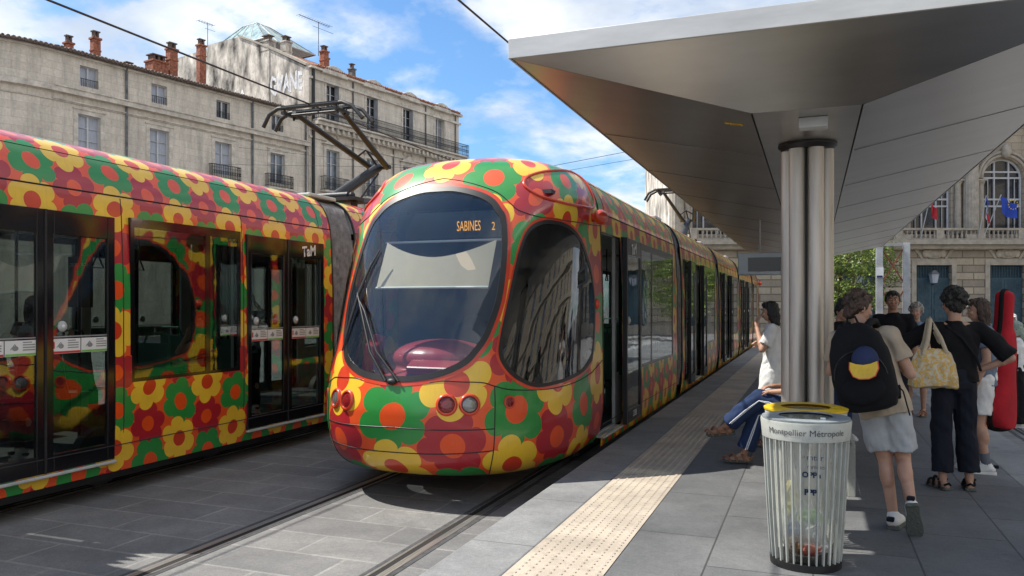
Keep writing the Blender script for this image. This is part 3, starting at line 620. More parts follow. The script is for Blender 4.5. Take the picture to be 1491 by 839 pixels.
def sticker(root, sx, x, y, z, kind):
    m = MB(); w, h = .30, .135
    m.cur = 0; m.bb(sx*x, sx*(x+.003), y-w/2, y+w/2, z-h/2, z+h/2)
    m.cur = 1; m.bb(sx*(x+.003), sx*(x+.0045), y-w/2+.004, y+w/2-.004, z-h/2+.003, z-h/2+.022)
    if kind == 'sticker_red': m.bb(sx*(x+.003), sx*(x+.0045), y-w/2+.008, y-w/2+.03, z-.02, z+.04)
    m.cur = 2
    for k in range(4): m.bb(sx*(x+.003), sx*(x+.0045), y+.025*sx-.01+(-.09 if sx < 0 else 0), y+.02*sx+(.11 if sx > 0 else .0)-(0 if k else .03), z+.045-k*.022, z+.055-k*.022)
    m.tube([(sx*(x+.004), y-sx*.10, z-.01), (sx*(x+.004), y-sx*.06, z+.035), (sx*(x+.004), y-sx*.03, z-.005)], .004, 5); m.ell((sx*(x+.003), y-sx*.055, z), (.002, .03, .022))
    m.build('safety_sticker', ['white_paint', kind, 'grey_print'], root)
def leaf(root, sx, ya, yb, out=0.0, stick=True, tam=False, num=None, button=1, z0=.37, z1=2.73):
    x = wz(1.6)+out; m = MB(); t = .085
    for a, b, c, d in ((ya, ya+t, z0, z1), (yb-t, yb, z0, z1), (ya+t, yb-t, z0, z0+.16), (ya+t, yb-t, z1-.22, z1)): m.bb(sx*(x-.045), sx*(x-.003), a, b, c, d)
    d = m.build('door', 'black_gloss', root, bev=.006)
    MB().bb(sx*(x-.03), sx*(x-.02), ya+t, yb-t, z0+.16, z1-.22).build('door_glass', 'tram_glass', d)
    MB().bb(sx*(x-.05), sx*(x+.004), ya-.012, ya+.012, z0, z1).build('door_seal', 'dark_metal', d)
    yc = (ya+yb)/2
    if stick:
        sticker(d, sx, x-.018, yc-.155, 1.50, 'sticker_red' if sx > 0 else 'sticker_green'); sticker(d, sx, x-.018, yc+.155, 1.50, 'sticker_green' if sx > 0 else 'sticker_red')
        MB().bb(sx*(x-.018), sx*(x-.015), yc-.32, yc+.32, 1.58, 1.592).build('warning_strip', 'grey_print', d)
    yb_ = ya+.13 if button > 0 else yb-.13
    m = MB(); m.cur = 0; m.ell((sx*(x-.015), yb_+.05*button, 1.68), (.02, .05, .05)); m.cur = 1; m.ell((sx*(x-.005), yb_+.05*button, 1.68), (.014, .022, .022)); m.build('door_button', ['lining_grey', 'white_paint'], d, 60)
    if tam: text('TaM', .19, 'white_paint', d, lambda X, Y, Z: Vector((sx*(x+.002), yc+sx*(X*.9)+tam, z1-.13+Y+X*.12)), bold=.006)
    if num: text(num, .11, 'white_paint', d, lambda X, Y, Z: Vector((sx*(x+.002), yc+sx*X, z0+.09+Y)))
    return d
def step(root, sx, ya, yb):
    MB().bb(sx*1.15, sx*1.352, ya, yb, .335, .36).build('door_step', 'lining_grey', root, bev=.006)
def strap(root, x, y):
    m = MB(); m.tube([(x, y, 2.78), (x, y, 2.42)], .012, 6); m.tube([(x, y, 2.42), (x, y-.075, 2.27), (x, y+.075, 2.27)], .012, 6, True); m.build('hand_strap', 'black_rubber', root)
def seat(root, x, y, rz):
    m = MB(); Rm = Matrix.Rotation(rz, 3, 'Z'); c = Vector((x, y, 0))
    rings = []
    for h, d in ((.80, .20), (.82, -.18), (.95, -.22), (1.25, -.27), (1.45, -.28)):
        rings.append([c+Rm @ Vector((u, d+v, h)) for u, v in ((-.21, 0), (.21, 0), (.21, .05), (-.21, .05))])
    m.loft(rings); m.bb(x-.04, x+.04, y-.04, y+.04, .36, .8); m.tube([c+Rm @ Vector((-.19, -.28, 1.42)), c+Rm @ Vector((-.15, -.30, 1.56)), c+Rm @ Vector((.15, -.30, 1.56)), c+Rm @ Vector((.19, -.28, 1.42))], .014, 6)
    m.build('passenger_seat', 'seat_green', root, bev=.015)
def pole(root, x, y): MB().tube([(x, y, .36), (x, y, 2.8)], .017, 8).build('grab_pole', 'dark_metal', root, 60)
def panto(root, y, knee=2.4, up=1.55):
    p = thing_part = bpy.data.objects.new('pantograph', None); COL.objects.link(p); p.parent = root; p.location = (0, y, 3.56)
    m = MB(); m.bb(-.55, .55, -.25, .35, .08, .14)
    for sx in (-1, 1): m.cyl((sx*.4, 0, -.06), (sx*.4, 0, .1), .06)
    m.cyl((-.35, -.1, .18), (.35, -.1, .18), .06); m.ell((.42, -.1, .18), (.06, .05, .05)); m.build('base_frame', 'dark_metal', p, 40)
    kn = Vector((0, 1.5, .93)); hd = Vector((0, -.55, up-.06))
    MB().tube([(0, 0, .16), kn], [.10, .085], 12).build('lower_arm', 'dark_metal', p, 60)
    m = MB(); m.tube([kn+Vector((.16, .05, 0)), hd+Vector((.48, 0, 0))], [.058, .042], 8); m.tube([kn+Vector((-.16, 0, 0)), hd+Vector((-.42, 0, 0))], [.058, .042], 8); m.tube([kn+Vector((-.24, .02, .0)), kn+Vector((.24, .02, 0))], .045, 8)
    for t in (.22,): m.tube([kn.lerp(hd+Vector((-.42, 0, 0)), t)+Vector((-.1, 0, 0)), kn.lerp(hd, t)+Vector((0, 0, .12)), kn.lerp(hd+Vector((.48, 0, 0)), t)+Vector((.1, 0, 0))], .022, 6); m.tube([kn, kn.lerp(hd, t)+Vector((0, 0, .12))], .02, 6)
    m.tube([kn+Vector((0, 0, -.12)), (0.25, .35, .1)], .018, 6); m.build('upper_arm', 'dark_metal', p, 60)
    m = MB()
    for dy in (-.16, .16):
        m.tube([(-.92, hd.y+dy, up-.30), (-.80, hd.y+dy, up-.10), (-.62, hd.y+dy, up-.01), (.62, hd.y+dy, up-.01), (.80, hd.y+dy, up-.08), (1.0, hd.y+dy, up-.30)], .034, 8)
        m.bb(-.55, .55, hd.y+dy-.03, hd.y+dy+.03, up-.02, up+.02)
    for x in (-.5, .5):
        m.box((x, hd.y, up-.1), (.06, .42, .05)); m.tube([(x, hd.y-.16, up-.02), (x, hd.y-.1, up-.16)], .02, 6); m.tube([(x, hd.y+.16, up-.02), (x, hd.y+.1, up-.16)], .02, 6)
    m.tube([(-.5, hd.y, up-.1), (.5, hd.y, up-.1)], .022, 8); m.build('contact_head', 'dark_metal', p, 60)

# --- the tram at the platform
TR = thing('articulated_tram', 'flower painted tram with its rounded nose and big windscreen facing us, stopped at the platform', 'tram', (XR, 6.4, G), 0, 'flower painted trams')
make_cab(TR)
Z0, Z1 = .37, 2.73
WL = 1.0
o1r = [(2.56, 3.55, Z0, Z1), (3.62, 7.45, WL, 2.73)]; o1l = [(2.62, 3.9, Z0, Z1), (4.1, 7.45, WL, 2.73)]
shell(TR, 2.56, 7.95, o1r, o1l)
leaf(TR, 1, 3.50, 4.45, .075, False, -.05, '2038', 1); step(TR, 1, 2.58, 3.55)
window(TR, 1, 3.62, 7.45, WL, 2.73, (5.55,)); window(TR, -1, 4.1, 7.45, WL, 2.73); leaf(TR, -1, 2.62, 3.26, 0, True, .0); leaf(TR, -1, 3.26, 3.9)
text('TaM', .2, 'white_paint', TR, lambda X, Y, Z: Vector((-(wz(2.5)+.008), 4.6-X, 2.55+Y)), bold=.006)
m_ = MB(); m_.bb(-(wz(2.85)+.004), -(wz(2.85)-.01), 2.75, 3.35, 2.76, 2.92); np_ = m_.build('number_plate', 'bin_yellow', TR)
text('2058', .15, 'print_dark', np_, lambda X, Y, Z: Vector((-(wz(2.85)+.006), 3.05-X, 2.84+Y)), bold=.003)
mods = [(8.5, 14.2), (14.75, 20.45), (21.0, 26.7)]
bellows(TR, 7.95, 8.5, 3.44)
for k, (a, b) in enumerate(mods):
    d0 = a+1.25; ops = [(d0, d0+1.35, Z0, Z1), (a+.35, d0-.1, Z0+.1, Z1), (d0+1.45, b-.45, WL, Z1)]
    opl = [(d0, d0+1.35, Z0, Z1), (d0+1.5, b-.45, WL, Z1)]
    shell(TR, a, b, ops, opl)
    window(TR, 1, a+.35, d0-.1, Z0+.1, Z1); window(TR, 1, d0+1.45, b-.45, WL, Z1, (d0+2.35,)); window(TR, -1, d0+1.5, b-.45, WL, Z1)
    leaf(TR, 1, d0-.62, d0+.02, .075, False); leaf(TR, 1, d0+1.33, d0+1.97, .075, False); step(TR, 1, d0, d0+1.35)
    leaf(TR, -1, d0, d0+.675); leaf(TR, -1, d0+.675, d0+1.35)
    bellows(TR, b, (mods[k+1][0] if k < 2 else 27.2), 3.44)
shell(TR, 27.2, 30.46, [(27.5, 29.4, WL, Z1)], [(27.5, 29.4, WL, Z1)])
for sx in (1, -1): window(TR, sx, 27.5, 29.4, WL, Z1)
make_cab(TR, 33.0, False)
for y in (3.6, 5.6, 7.2, 9.4, 11.4, 13.4): pole(TR, .35, y); strap(TR, .5, y+.5)
for y in (4.6, 5.5, 6.6, 12.2, 13.2, 17.4, 18.4): seat(TR, -.85, y, 0); seat(TR, .85, y+.2, 0)
panto(TR, 17.0, up=1.62)
# --- the tram on the other track
TL = thing('articulated_tram', 'flower painted tram seen from its side on the left track, closed black doors, pantograph raised', 'tram', (XL, 0, G), 0, 'flower painted trams')
B0, B1 = 4.36, 9.70
oB = [(4.41, 5.92, Z0, Z1), (6.12, 7.73, 1.10, 2.735), (7.87, 9.48, Z0, Z1)]
shell(TL, B0, B1, oB, oB)
for sx in (1, -1):
    leaf(TL, sx, 4.41, 5.165); leaf(TL, sx, 5.165, 5.92, button=-1 if sx < 0 else 1); leaf(TL, sx, 7.87, 8.67); leaf(TL, sx, 8.67, 9.48, tam=.05 if sx > 0 else 0)
    window(TL, sx, 6.12, 7.73, 1.10, 2.735, (7.2,)); step(TL, sx, 4.41, 5.92); step(TL, sx, 7.87, 9.48)
for y in (6.02, 7.80): MB().tube([(wz(z)+.001, y, z) for z in np.linspace(.3, 2.93, 20)], .005, 6).build('panel_gap', 'black_rubber', TL, 60)
oC = [(10.9, 12.4, Z0, Z1), (12.6, 15.8, 1.10, 2.735)]; shell(TL, 10.35, 16.1, oC, oC)
oA = [(-3.2, 0.2, 1.1, 2.735), (1.6, 3.0, Z0, Z1)]; shell(TL, -4.0, 3.86, oA, oA)
oD = [(17.2, 18.7, Z0, Z1), (19, 22.2, 1.1, 2.735)]; shell(TL, 16.7, 22.5, oD, oD)
for sx in (1, -1):
    leaf(TL, sx, 10.9, 11.65); leaf(TL, sx, 11.65, 12.4); window(TL, sx, 12.6, 15.8, 1.1, 2.735, (14.2,)); window(TL, sx, -3.2, .2, 1.1, 2.735); leaf(TL, sx, 1.6, 2.3); leaf(TL, sx, 2.3, 3.0)
    leaf(TL, sx, 17.2, 17.95); leaf(TL, sx, 17.95, 18.7); window(TL, sx, 19, 22.2, 1.1, 2.735)
bellows(TL, 3.86, 4.36, 2.62); bellows(TL, 9.70, 10.35, 3.44); bellows(TL, 16.1, 16.7, 3.44)
for y, x in ((4.9, -.35), (5.75, .2), (6.4, .3), (7.5, -.2), (8.8, .25), (9.3, -.3)): pole(TL, x, y)
for y in (4.95, 5.75, 6.35, 6.9, 8.2): strap(TL, .62, y)
for y in (6.5, 7.2, 7.6): seat(TL, -.85, y, 0); seat(TL, .85, y+.15, math.pi)
for y in (8.3, 9.2): seat(TL, -.85, y, .0)
m_ = MB().bb(-.55, -.2, 6.98, 7.02, 1.85, 2.45); pp = m_.build('advert_panel', 'dark_metal', TL); text('DEUX ESPACES', .055, 'white_paint', pp, lambda X, Y, Z: Vector((-.375+X*.8, 6.975, 2.35+Y)))
panto(TL, 11.75, up=1.60)
# ------------------------------------------------------------------ overhead wires
def wire(name, pts, r, label, grp='overhead wires'):
    o = MB().tube(pts, r, 6).build(name, 'iron', None, 60); tag(o, label, 'cable', grp); return o
wire('contact_wire', [(XL, -8, 4.88), (XL, 10.8, 4.90), (XL, 60, 4.95)], .014, 'thick dark contact wire running down to the pantograph of the left tram')
wire('contact_wire', [(XR, -8, 4.88), (XR, 22.4, 4.95), (XR, 60, 4.95)], .012, 'dark contact wire over the front tram, disappearing behind the shelter roof')
wire('span_wire', [(-30, 34.5, 9.2), (-9, 26, 6.3), (6, 21, 7.0)], .008, 'thin grey span wire crossing in front of the tall house with the long balcony')
wire('span_wire', [(-26.5, 32, 9.4), (-12, 33, 7.2), (3, 34, 9.0)], .008, 'thin span wire sagging in front of the long low stone house')

# ------------------------------------------------------------------ tram shelter
def shelter():
    s = thing('tram_shelter', 'stainless steel shelter with a wide tapered roof on clustered tube columns', 'shelter', (-.045, 0, 0))
    W_, HS, Zf, Zs, Y0, Y1, Y2, Y3 = 1.80, .345, 3.2, 2.9, 4.82, 5.62, 23.1, 23.9
    t = .012
    def plate(name, q, mat_='brushed_metal', up=(0, 0, t)):
        u = Vector(up); m = MB(); n = len(q); m.add([Vector(p) for p in q]+[Vector(p)+u for p in q], [tuple(range(n-1, -1, -1)), tuple(range(n, 2*n))]+[(i, (i+1) % n, n+(i+1) % n, n+i) for i in range(n)]); return m.build(name, mat_, s)
    g = .006
    for sx in (-1, 1):
        N_ = 9; m = MB(); ys = [Y0+(Y3-Y0)*i/N_ for i in range(N_+1)]; inn = [Y1+(Y2-Y1)*i/N_ for i in range(N_+1)]
        q = plate('soffit_panel', [(sx*(W_-.02), Y0+.02, Zf), (sx*(HS+g), Y1, Zs), (sx*(HS+g), Y2, Zs), (sx*(W_-.02), Y3-.02, Zf)])
        for i in range(1, N_): MB().tube([(sx*(W_-.03), ys[i]+.3, Zf-.004), (sx*(HS+.02), ys[i]+.3, Zs-.001)], .0020, 5).build('panel_joint', 'joint_grey', s)
    plate('soffit_panel', [(-HS+g, Y1, Zs), (-HS+g, Y2, Zs), (HS-g, Y2, Zs), (HS-g, Y1, Zs)])
    plate('soffit_panel', [(-W_+.02, Y0+.012, Zf), (W_-.02, Y0+.012, Zf), (HS, Y1-g, Zs), (-HS, Y1-g, Zs)], 'brushed_metal', (0, .004, t))
    plate('soffit_panel', [(-W_+.02, Y3-.012, Zf), (W_-.02, Y3-.012, Zf), (HS, Y2+g, Zs), (-HS, Y2+g, Zs)])
    m = MB(); m.bb(-W_, W_, Y0-.01, Y0+.01, Zf-.004, Zf+.125); m.bb(-W_, W_, Y3-.01, Y3+.01, Zf-.004, Zf+.125)
    for sx in (-1, 1): m.bb(sx*(W_-.012), sx*W_, Y0+.01, Y3-.01, Zf-.004, Zf+.125)
    m.build('fascia', 'fascia_metal', s, bev=.003)
    m = MB(); m.bb(-W_+.02, W_-.02, Y0+.02, Y3-.02, Zf+.09, Zf+.115); m.build('roof_cover', 'lead', s)
    MB().bb(-HS-.015, HS+.015, Y1-.01, Y2+.01, Zs+.03, Zs+.05).build('roof_core', 'black_rubber', s)
    for y in (6.87, 12.6, 18.4):
        c = bpy.data.objects.new('column', None); COL.objects.link(c); c.parent = s; c.location = (0.0, y, 0)
        for k in range(6):
            a = TH+math.pi/6+k*math.pi/3+.12; MB().cyl((.138*math.cos(a), .138*math.sin(a), 0), (.138*math.cos(a), .138*math.sin(a), Zs-.05), .0625, n=24).build('tube', 'tube_metal', c, 50)
        MB().cyl((0, 0, 0), (0, 0, Zs-.001), .10, n=16).build('core', 'black_rubber', c, 50)
        MB().lathe([(.02, Zs-.052), (.19, Zs-.05), (.225, Zs-.02), (.225, Zs-.003), (.02, Zs-.002)], (0, 0, 0), 28).build('collar', 'black_rubber', c, 40)
    MB().box((.045, 5.92, Zs-.035), (.19, .13, .07)).build('sensor_box', 'lining_grey', s, bev=.006)
    # small yellow number label on the left soffit
    nx = (Zf-Zs)/(W_-HS); P = lambda x, y: Vector((x, y, Zs+(-x-HS)*nx-.003))
    m = MB(); x0, x1, y0, y1 = -.56, -.435, 6.00, 6.06; q = [P(x0, y0), P(x1, y0), P(x1, y1), P(x0, y1)]; m.add(q+[v-Vector((0, 0, .002)) for v in q], [(0, 1, 2, 3), (7, 6, 5, 4), (0, 1, 5, 4), (1, 2, 6, 5), (2, 3, 7, 6), (3, 0, 4, 7)])
    lb = m.build('number_label', 'bin_yellow', s)
    text('4 1328', .042, 'print_dark', lb, lambda X, Y, Z: P(-.4975+X*.75, 6.03+Y)-Vector((0, 0, .004+Z)))
    return s
shelter()
def info_display():
    d = thing('information_display', 'hanging passenger information display with dark screen beyond the steel column', 'display', (-.52, 12.05, 2.04))
    MB().bb(-.5, .62, -.09, .09, 0, .32).build('housing', 'display_frame', d, bev=.012)
    MB().bb(-.36, .60, -.096, -.091, .05, .25).build('screen', 'black_gloss', d)
    m = MB(); m.cyl((-.2, 0, .32), (-.2, 0, .80), .012); m.build('hanger', 'lining_grey', d)
    m = MB(); m.cyl((.4, 0, .32), (.4, 0, .86), .012); m.build('hanger', 'lining_grey', d)
info_display()

# ------------------------------------------------------------------ litter bins, bench, mast
def litter_bin(loc, yellow, label):
    b = thing('litter_bin', label, 'bin', loc, 0, 'slatted litter bins')
    H = .90; rt, rb = .262, .195
    rad = lambda z: rb+(rt-.012-rb)*(z/H)**.8
    for k in range(30):
        a = 2*math.pi*k/30; m = MB(); rings = []
        for i in range(7):
            z = .035+(H-.10-.035)*i/6; r = rad(z); c = Vector((r*math.cos(a), r*math.sin(a), z)); e = Vector((-math.sin(a), math.cos(a), 0)); n = Vector((math.cos(a), math.sin(a), 0))
            rings.append([c+e*.0045-n*.011, c-e*.0045-n*.011, c-e*.0045+n*.011, c+e*.0045+n*.011])
        m.loft(rings).build('slat', 'bin_paint', b, bev=.002)
    band = MB().lathe([(rad(H-.11)+.004, H-.115), (rt-.004, H-.112), (rt+.006, H-.01), (rt+.004, H), (rt-.018, H), (rad(H-.11)-.008, H-.112)], (0, 0, 0), 48, False)
    o = band.build('rim', 'bin_paint', b, 45)
    MB().lathe([(.01, .0), (rb+.015, .0), (rb+.018, .045), (rb-.01, .05), (.01, .048)], (0, 0, 0), 40).build('base', 'black_rubber', b, 45)
    if yellow:
        MB().lathe([(rt-.10, H+.003), (rt+.012, H+.003), (rt+.014, H+.016), (rt-.02, H+.026), (rt-.10, H+.022)], (0, 0, 0), 48, False).build('lid_ring', 'bin_yellow', b, 45)
    else:
        m = MB().lathe([(.155, H+.003), (rt-.004, H+.003), (rt-.002, H+.012), (.16, H+.016)], (0, 0, 0), 48, False); m.build('lid_ring', 'bin_lid', b, 45)
        m = MB().box((.10, -.14, H+.02), (.03, .02, .012)); m.build('catch', 'white_paint', b, bev=.003)
        tx = text('Montpellier Métropole', .052, 'print_dark', o, lambda X, Y, Z: (lambda a: Vector(((.2608+.095*(.055+Y)+Z)*math.sin(a), -(.2608+.095*(.055+Y)+Z)*math.cos(a), H-.058+Y)))(-.36+.36+X/.262+.02))
    return b
litter_bin((-.045, 5.28, 0), False, 'pale slatted litter bin with grey lid ring and clear bag before the column')
litter_bin((-.05, 5.86, -.02), True, 'bin with a yellow lid ring hidden behind the grey lidded bin')
def bag(loc, label, full):
    m = MB(); rings = []; n = 40
    for i in range(16):
        z = .06+.84*i/15; r0 = .155+.062*(i/15)**.8; ring = []
        for k in range(n):
            a = 2*math.pi*k/n; r = r0*(1+.055*math.sin(5*a+.5)+.03*math.sin(11*a+z*3)+.02*math.sin(17*a-4*z)); r = min(r, .168+.062*(z/.9)**.8)
            if i < 2: r *= (.55, .85)[i]
            ring.append(Vector((r*math.cos(a), r*math.sin(a), z)))
        rings.append(ring)
    m.loft(rings, False); o = m.build('bin_bag', 'plastic_film', None, 60); o.location = loc; tag(o, label, 'bag', 'clear bin bags')
    text('c.r.', .03, 'print_dark', o, lambda X, Y, Z: Vector((-.01+X, -.221+Z*0, .70+Y)), 'print'); text('mtar', .05, 'denim_blue', o, lambda X, Y, Z: Vector((.055+X, -.2235, .695+Y)), 'print'); text('mmmo', .034, 'denim_blue', o, lambda X, Y, Z: Vector((.06+X, -.221, .64+Y)), 'print')
    text('OPPe', .045, 'denim_blue', o, lambda X, Y, Z: Vector((.035+X, -.219, .59+Y)), 'print', bold=.002); text('PPPi', .045, 'denim_blue', o, lambda X, Y, Z: Vector((.035+X, -.212, .485+Y)), 'print', bold=.003)
    return o
bag((-.045, 5.28, 0), 'clear plastic bag with blue print hanging in the grey lidded bin', True)
for nm, mt, c, r, lab in (('cup', 'litter_white', (.05, -.10, .22), (.045, .045, .06), 'crumpled white cup lying inside the clear bag'), ('wrapper', 'litter_green', (.03, -.07, .31), (.07, .05, .04), 'green food wrapper on top of the rubbish in the bag'), ('wrapper', 'litter_red', (.02, -.11, .13), (.07, .05, .05), 'reddish wrapper low in the rubbish of the bag'),
        ('paper_bag', 'litter_brown', (-.04, -.09, .15), (.06, .06, .07), 'brown paper bag crushed in the bottom of the bin'), ('wrapper', 'litter_blue', (-.07, -.08, .21), (.045, .05, .08), 'dark blue wrapper at the left of the rubbish'), ('napkin', 'litter_white', (.075, -.06, .13), (.06, .06, .05), 'white napkin ball at the right of the rubbish'), ('wrapper', 'litter_yellow', (-.09, .02, .40), (.04, .05, .10), 'pale yellow wrapper on the left side of the bag')):
    m = MB(); m.ell((0, 0, 0), r, None, 16, 11); m.v = [tuple(Vector(v)*(1+.35*noise.noise(Vector(v)*38+Vector(c)*9))) for v in m.v]; o = m.build(nm, mt, None, 35); o.location = Vector((-.045, 5.28, 0))+Vector(c); tag(o, lab, 'litter')
def bench(loc):
    b = thing('bench', 'grey metal slatted bench behind the steel column', 'bench', loc)
    for i in range(15): MB().bb(-.34+.0455*i, -.34+.0455*i+.028, 0, 2.3, .44, .462).build('slat', 'bin_paint', b, bev=.003)
    for y in (.03, 2.2):
        m = MB(); m.bb(-.33, .33, y, y+.05, .40, .438); m.bb(.27, .33, y, y+.05, 0, .40); m.bb(-.33, -.27, y, y+.05, 0, .40); m.bb(-.27, .27, y+.01, y+.04, .06, .09); m.build('leg_frame', 'bin_paint', b, bev=.004)
    return b
bench((-.0, 7.2, 0))
def mast():
    u0, u1 = (1.93, 27.3), (2.72, 27.6); r = thing('lattice_frame', 'grey steel frame of two posts joined by crossed rusty braces, beyond the shelter', 'frame', (2.33, 27.45, 0))
    a = Vector((u0[0]-2.33, u0[1]-27.45, G)); b = Vector((u1[0]-2.33, u1[1]-27.45, G)); Z = Vector((0, 0, 1))
    for p in (a, b): MB().bb(p.x-.10, p.x+.10, p.y-.10, p.y+.10, G, 3.55).build('post', 'mast_grey', r, bev=.01)
    for k in range(2):
        z0, z1 = .9+k*1.3, 2.2+k*1.3
        MB().tube([a+Z*(z0-G), b+Z*(z1-G)], .025, 6).build('brace', 'brick', r); MB().tube([a+Z*(z1-G)+Vector((0, .06, 0)), b+Z*(z0-G)+Vector((0, .06, 0))], .025, 6).build('brace', 'brick', r)
    MB().box((a+b)/2+Z*(3.5-G), ((b-a).length, .1, .1), (0, 0, math.atan2((b-a).y, (b-a).x))).build('top_rail', 'mast_grey', r)
    m = MB().box(a+Z*(2.62-G)+Vector((0, -.12, 0)), (.22, .02, .32)); m.build('notice', 'flag_white', r); m = MB().box(a+Z*(2.5-G)+Vector((0, -.135, 0)), (.16, .01, .06)); m.build('notice_print', 'denim_blue', r)
mast()

# ------------------------------------------------------------------ buildings
def french_window(root, x, z0, w, h, mt='window_white', pane='pane_blue', shutters=None, rows=3, depth=.22, y=0, curtain=True):
    m = MB(); t = .055; yy = y+depth
    m.bb(x-w/2, x-w/2+t, yy-.03, yy+.04, z0, z0+h); m.bb(x+w/2-t, x+w/2, yy-.03, yy+.04, z0, z0+h); m.bb(x-w/2+t, x+w/2-t, yy-.03, yy+.04, z0, z0+t*1.5); m.bb(x-w/2+t, x+w/2-t, yy-.03, yy+.04, z0+h-t, z0+h)
    m.bb(x-.05, x+.05, yy-.045, yy+.03, z0+t, z0+h-t)
    for sx in (-1, 1):
        for k in range(1, rows): zz = z0+h*k/rows; m.bb(*sorted((x+sx*.05, x+sx*(w/2-t))), yy-.02, yy+.03, zz-.018, zz+.018)
    f = m.build('window', mt, root)
    MB().bb(x-w/2+.02, x+w/2-.02, yy+.045, yy+.06, z0+.02, z0+h-.02).build('pane', pane, f)
    if shutters:
        for sx in shutters:
            m = MB(); m.box((x+sx*(w/2-.16), y+.08, z0+h/2), (.05, .30, h-.04), (0, 0, sx*.35)); m.build('shutter', 'shutter_grey', f)
    return f
def surround(m, x, z0, w, h, b=.24, p=.035):
    m.bb(x-w/2-b, x-w/2, -p, .0, z0-.02, z0+h+b); m.bb(x+w/2, x+w/2+b, -p, .0, z0-.02, z0+h+b); m.bb(x-w/2, x+w/2, -p, .0, z0+h, z0+h+b); m.bb(x-w/2-b-.06, x+w/2+b+.06, -p-.05, .0, z0+h+b, z0+h+b+.07)
def rail_panel(root, x0, x1, z0, z1, y0, depth=.5, name='balcony'):
    m = MB(); y = y0-depth
    m.bb(x0-.05, x1+.05, y-.03, y0-.002, z0-.14, z0-.01); o = m.build(name, 'trim_grey', root, bev=.02)
    m = MB(); m.bb(x0, x1, y, y+.04, z1-.04, z1); m.bb(x0, x1, y+.01, y+.03, z0+.06, z0+.09); m.bb(x0, x1, y+.01, y+.03, z1-.22, z1-.20)
    n = int((x1-x0)/.13)
    for i in range(n+1):
        x = x0+(x1-x0)*i/n; m.bb(x-.011, x+.011, y+.008, y+.032, z0, z1-.04)
        if i < n:
            xm = x+(x1-x0)/n/2; zz = (z0+z1)/2-.06; m.tube([(xm+.045*math.cos(k*math.pi/3), y+.02, zz+.13*math.sin(k*math.pi/3)) for k in range(6)], .011, 4, True)
    for x in (x0, x1): m.bb(x-.015, x+.015, y+.04, y0-.002, z1-.04, z1); m.bb(x-.012, x+.012, y+.04, y0-.002, z0+.06, z0+.09); [m.bb(x-.01, x+.01, y+q*depth, y+q*depth+.02, z0, z1-.04) for q in (.25, .5, .75)]
    m.build('railing', 'iron', o); return o
def chimney(root, x, y, z0, z1, w, d, mt='brick', pots=3):
    m = MB(); m.bb(x-w/2, x+w/2, y-d/2, y+d/2, z0, z1); m.bb(x-w/2-.06, x+w/2+.06, y-d/2-.06, y+d/2+.06, z1, z1+.12); m.bb(x-w/2-.03, x+w/2+.03, y-d/2-.03, y+d/2+.03, z1-.7, z1-.6); c = m.build('chimney', mt, root, bev=.015)
    m = MB()
    for k in range(pots):
        q = x-w/2+w*(k+.5)/pots; m.bb(q-w/pots*.22, q+w/pots*.22, y-d*.3, y+d*.3, z1+.12, z1+.45)
    m.bb(x-w/2, x+w/2, y-d*.4, y+d*.4, z1+.45, z1+.52); m.build('chimney_cap', 'old_tile', c); return c
def tile_edge(m, x0, x1, y, z, step=.22, r=.10):
    n = int((x1-x0)/step)
    for i in range(n):
        x = x0+step*(i+.5); m.tube([(x, y-.12, z), (x, y+.6, z+.16)], r+.02*math.sin(i*2.3), 6)
FRZ = math.atan2(.9769, .2135); FO = Vector((-35.22, 46.55, G))
g_ = .27
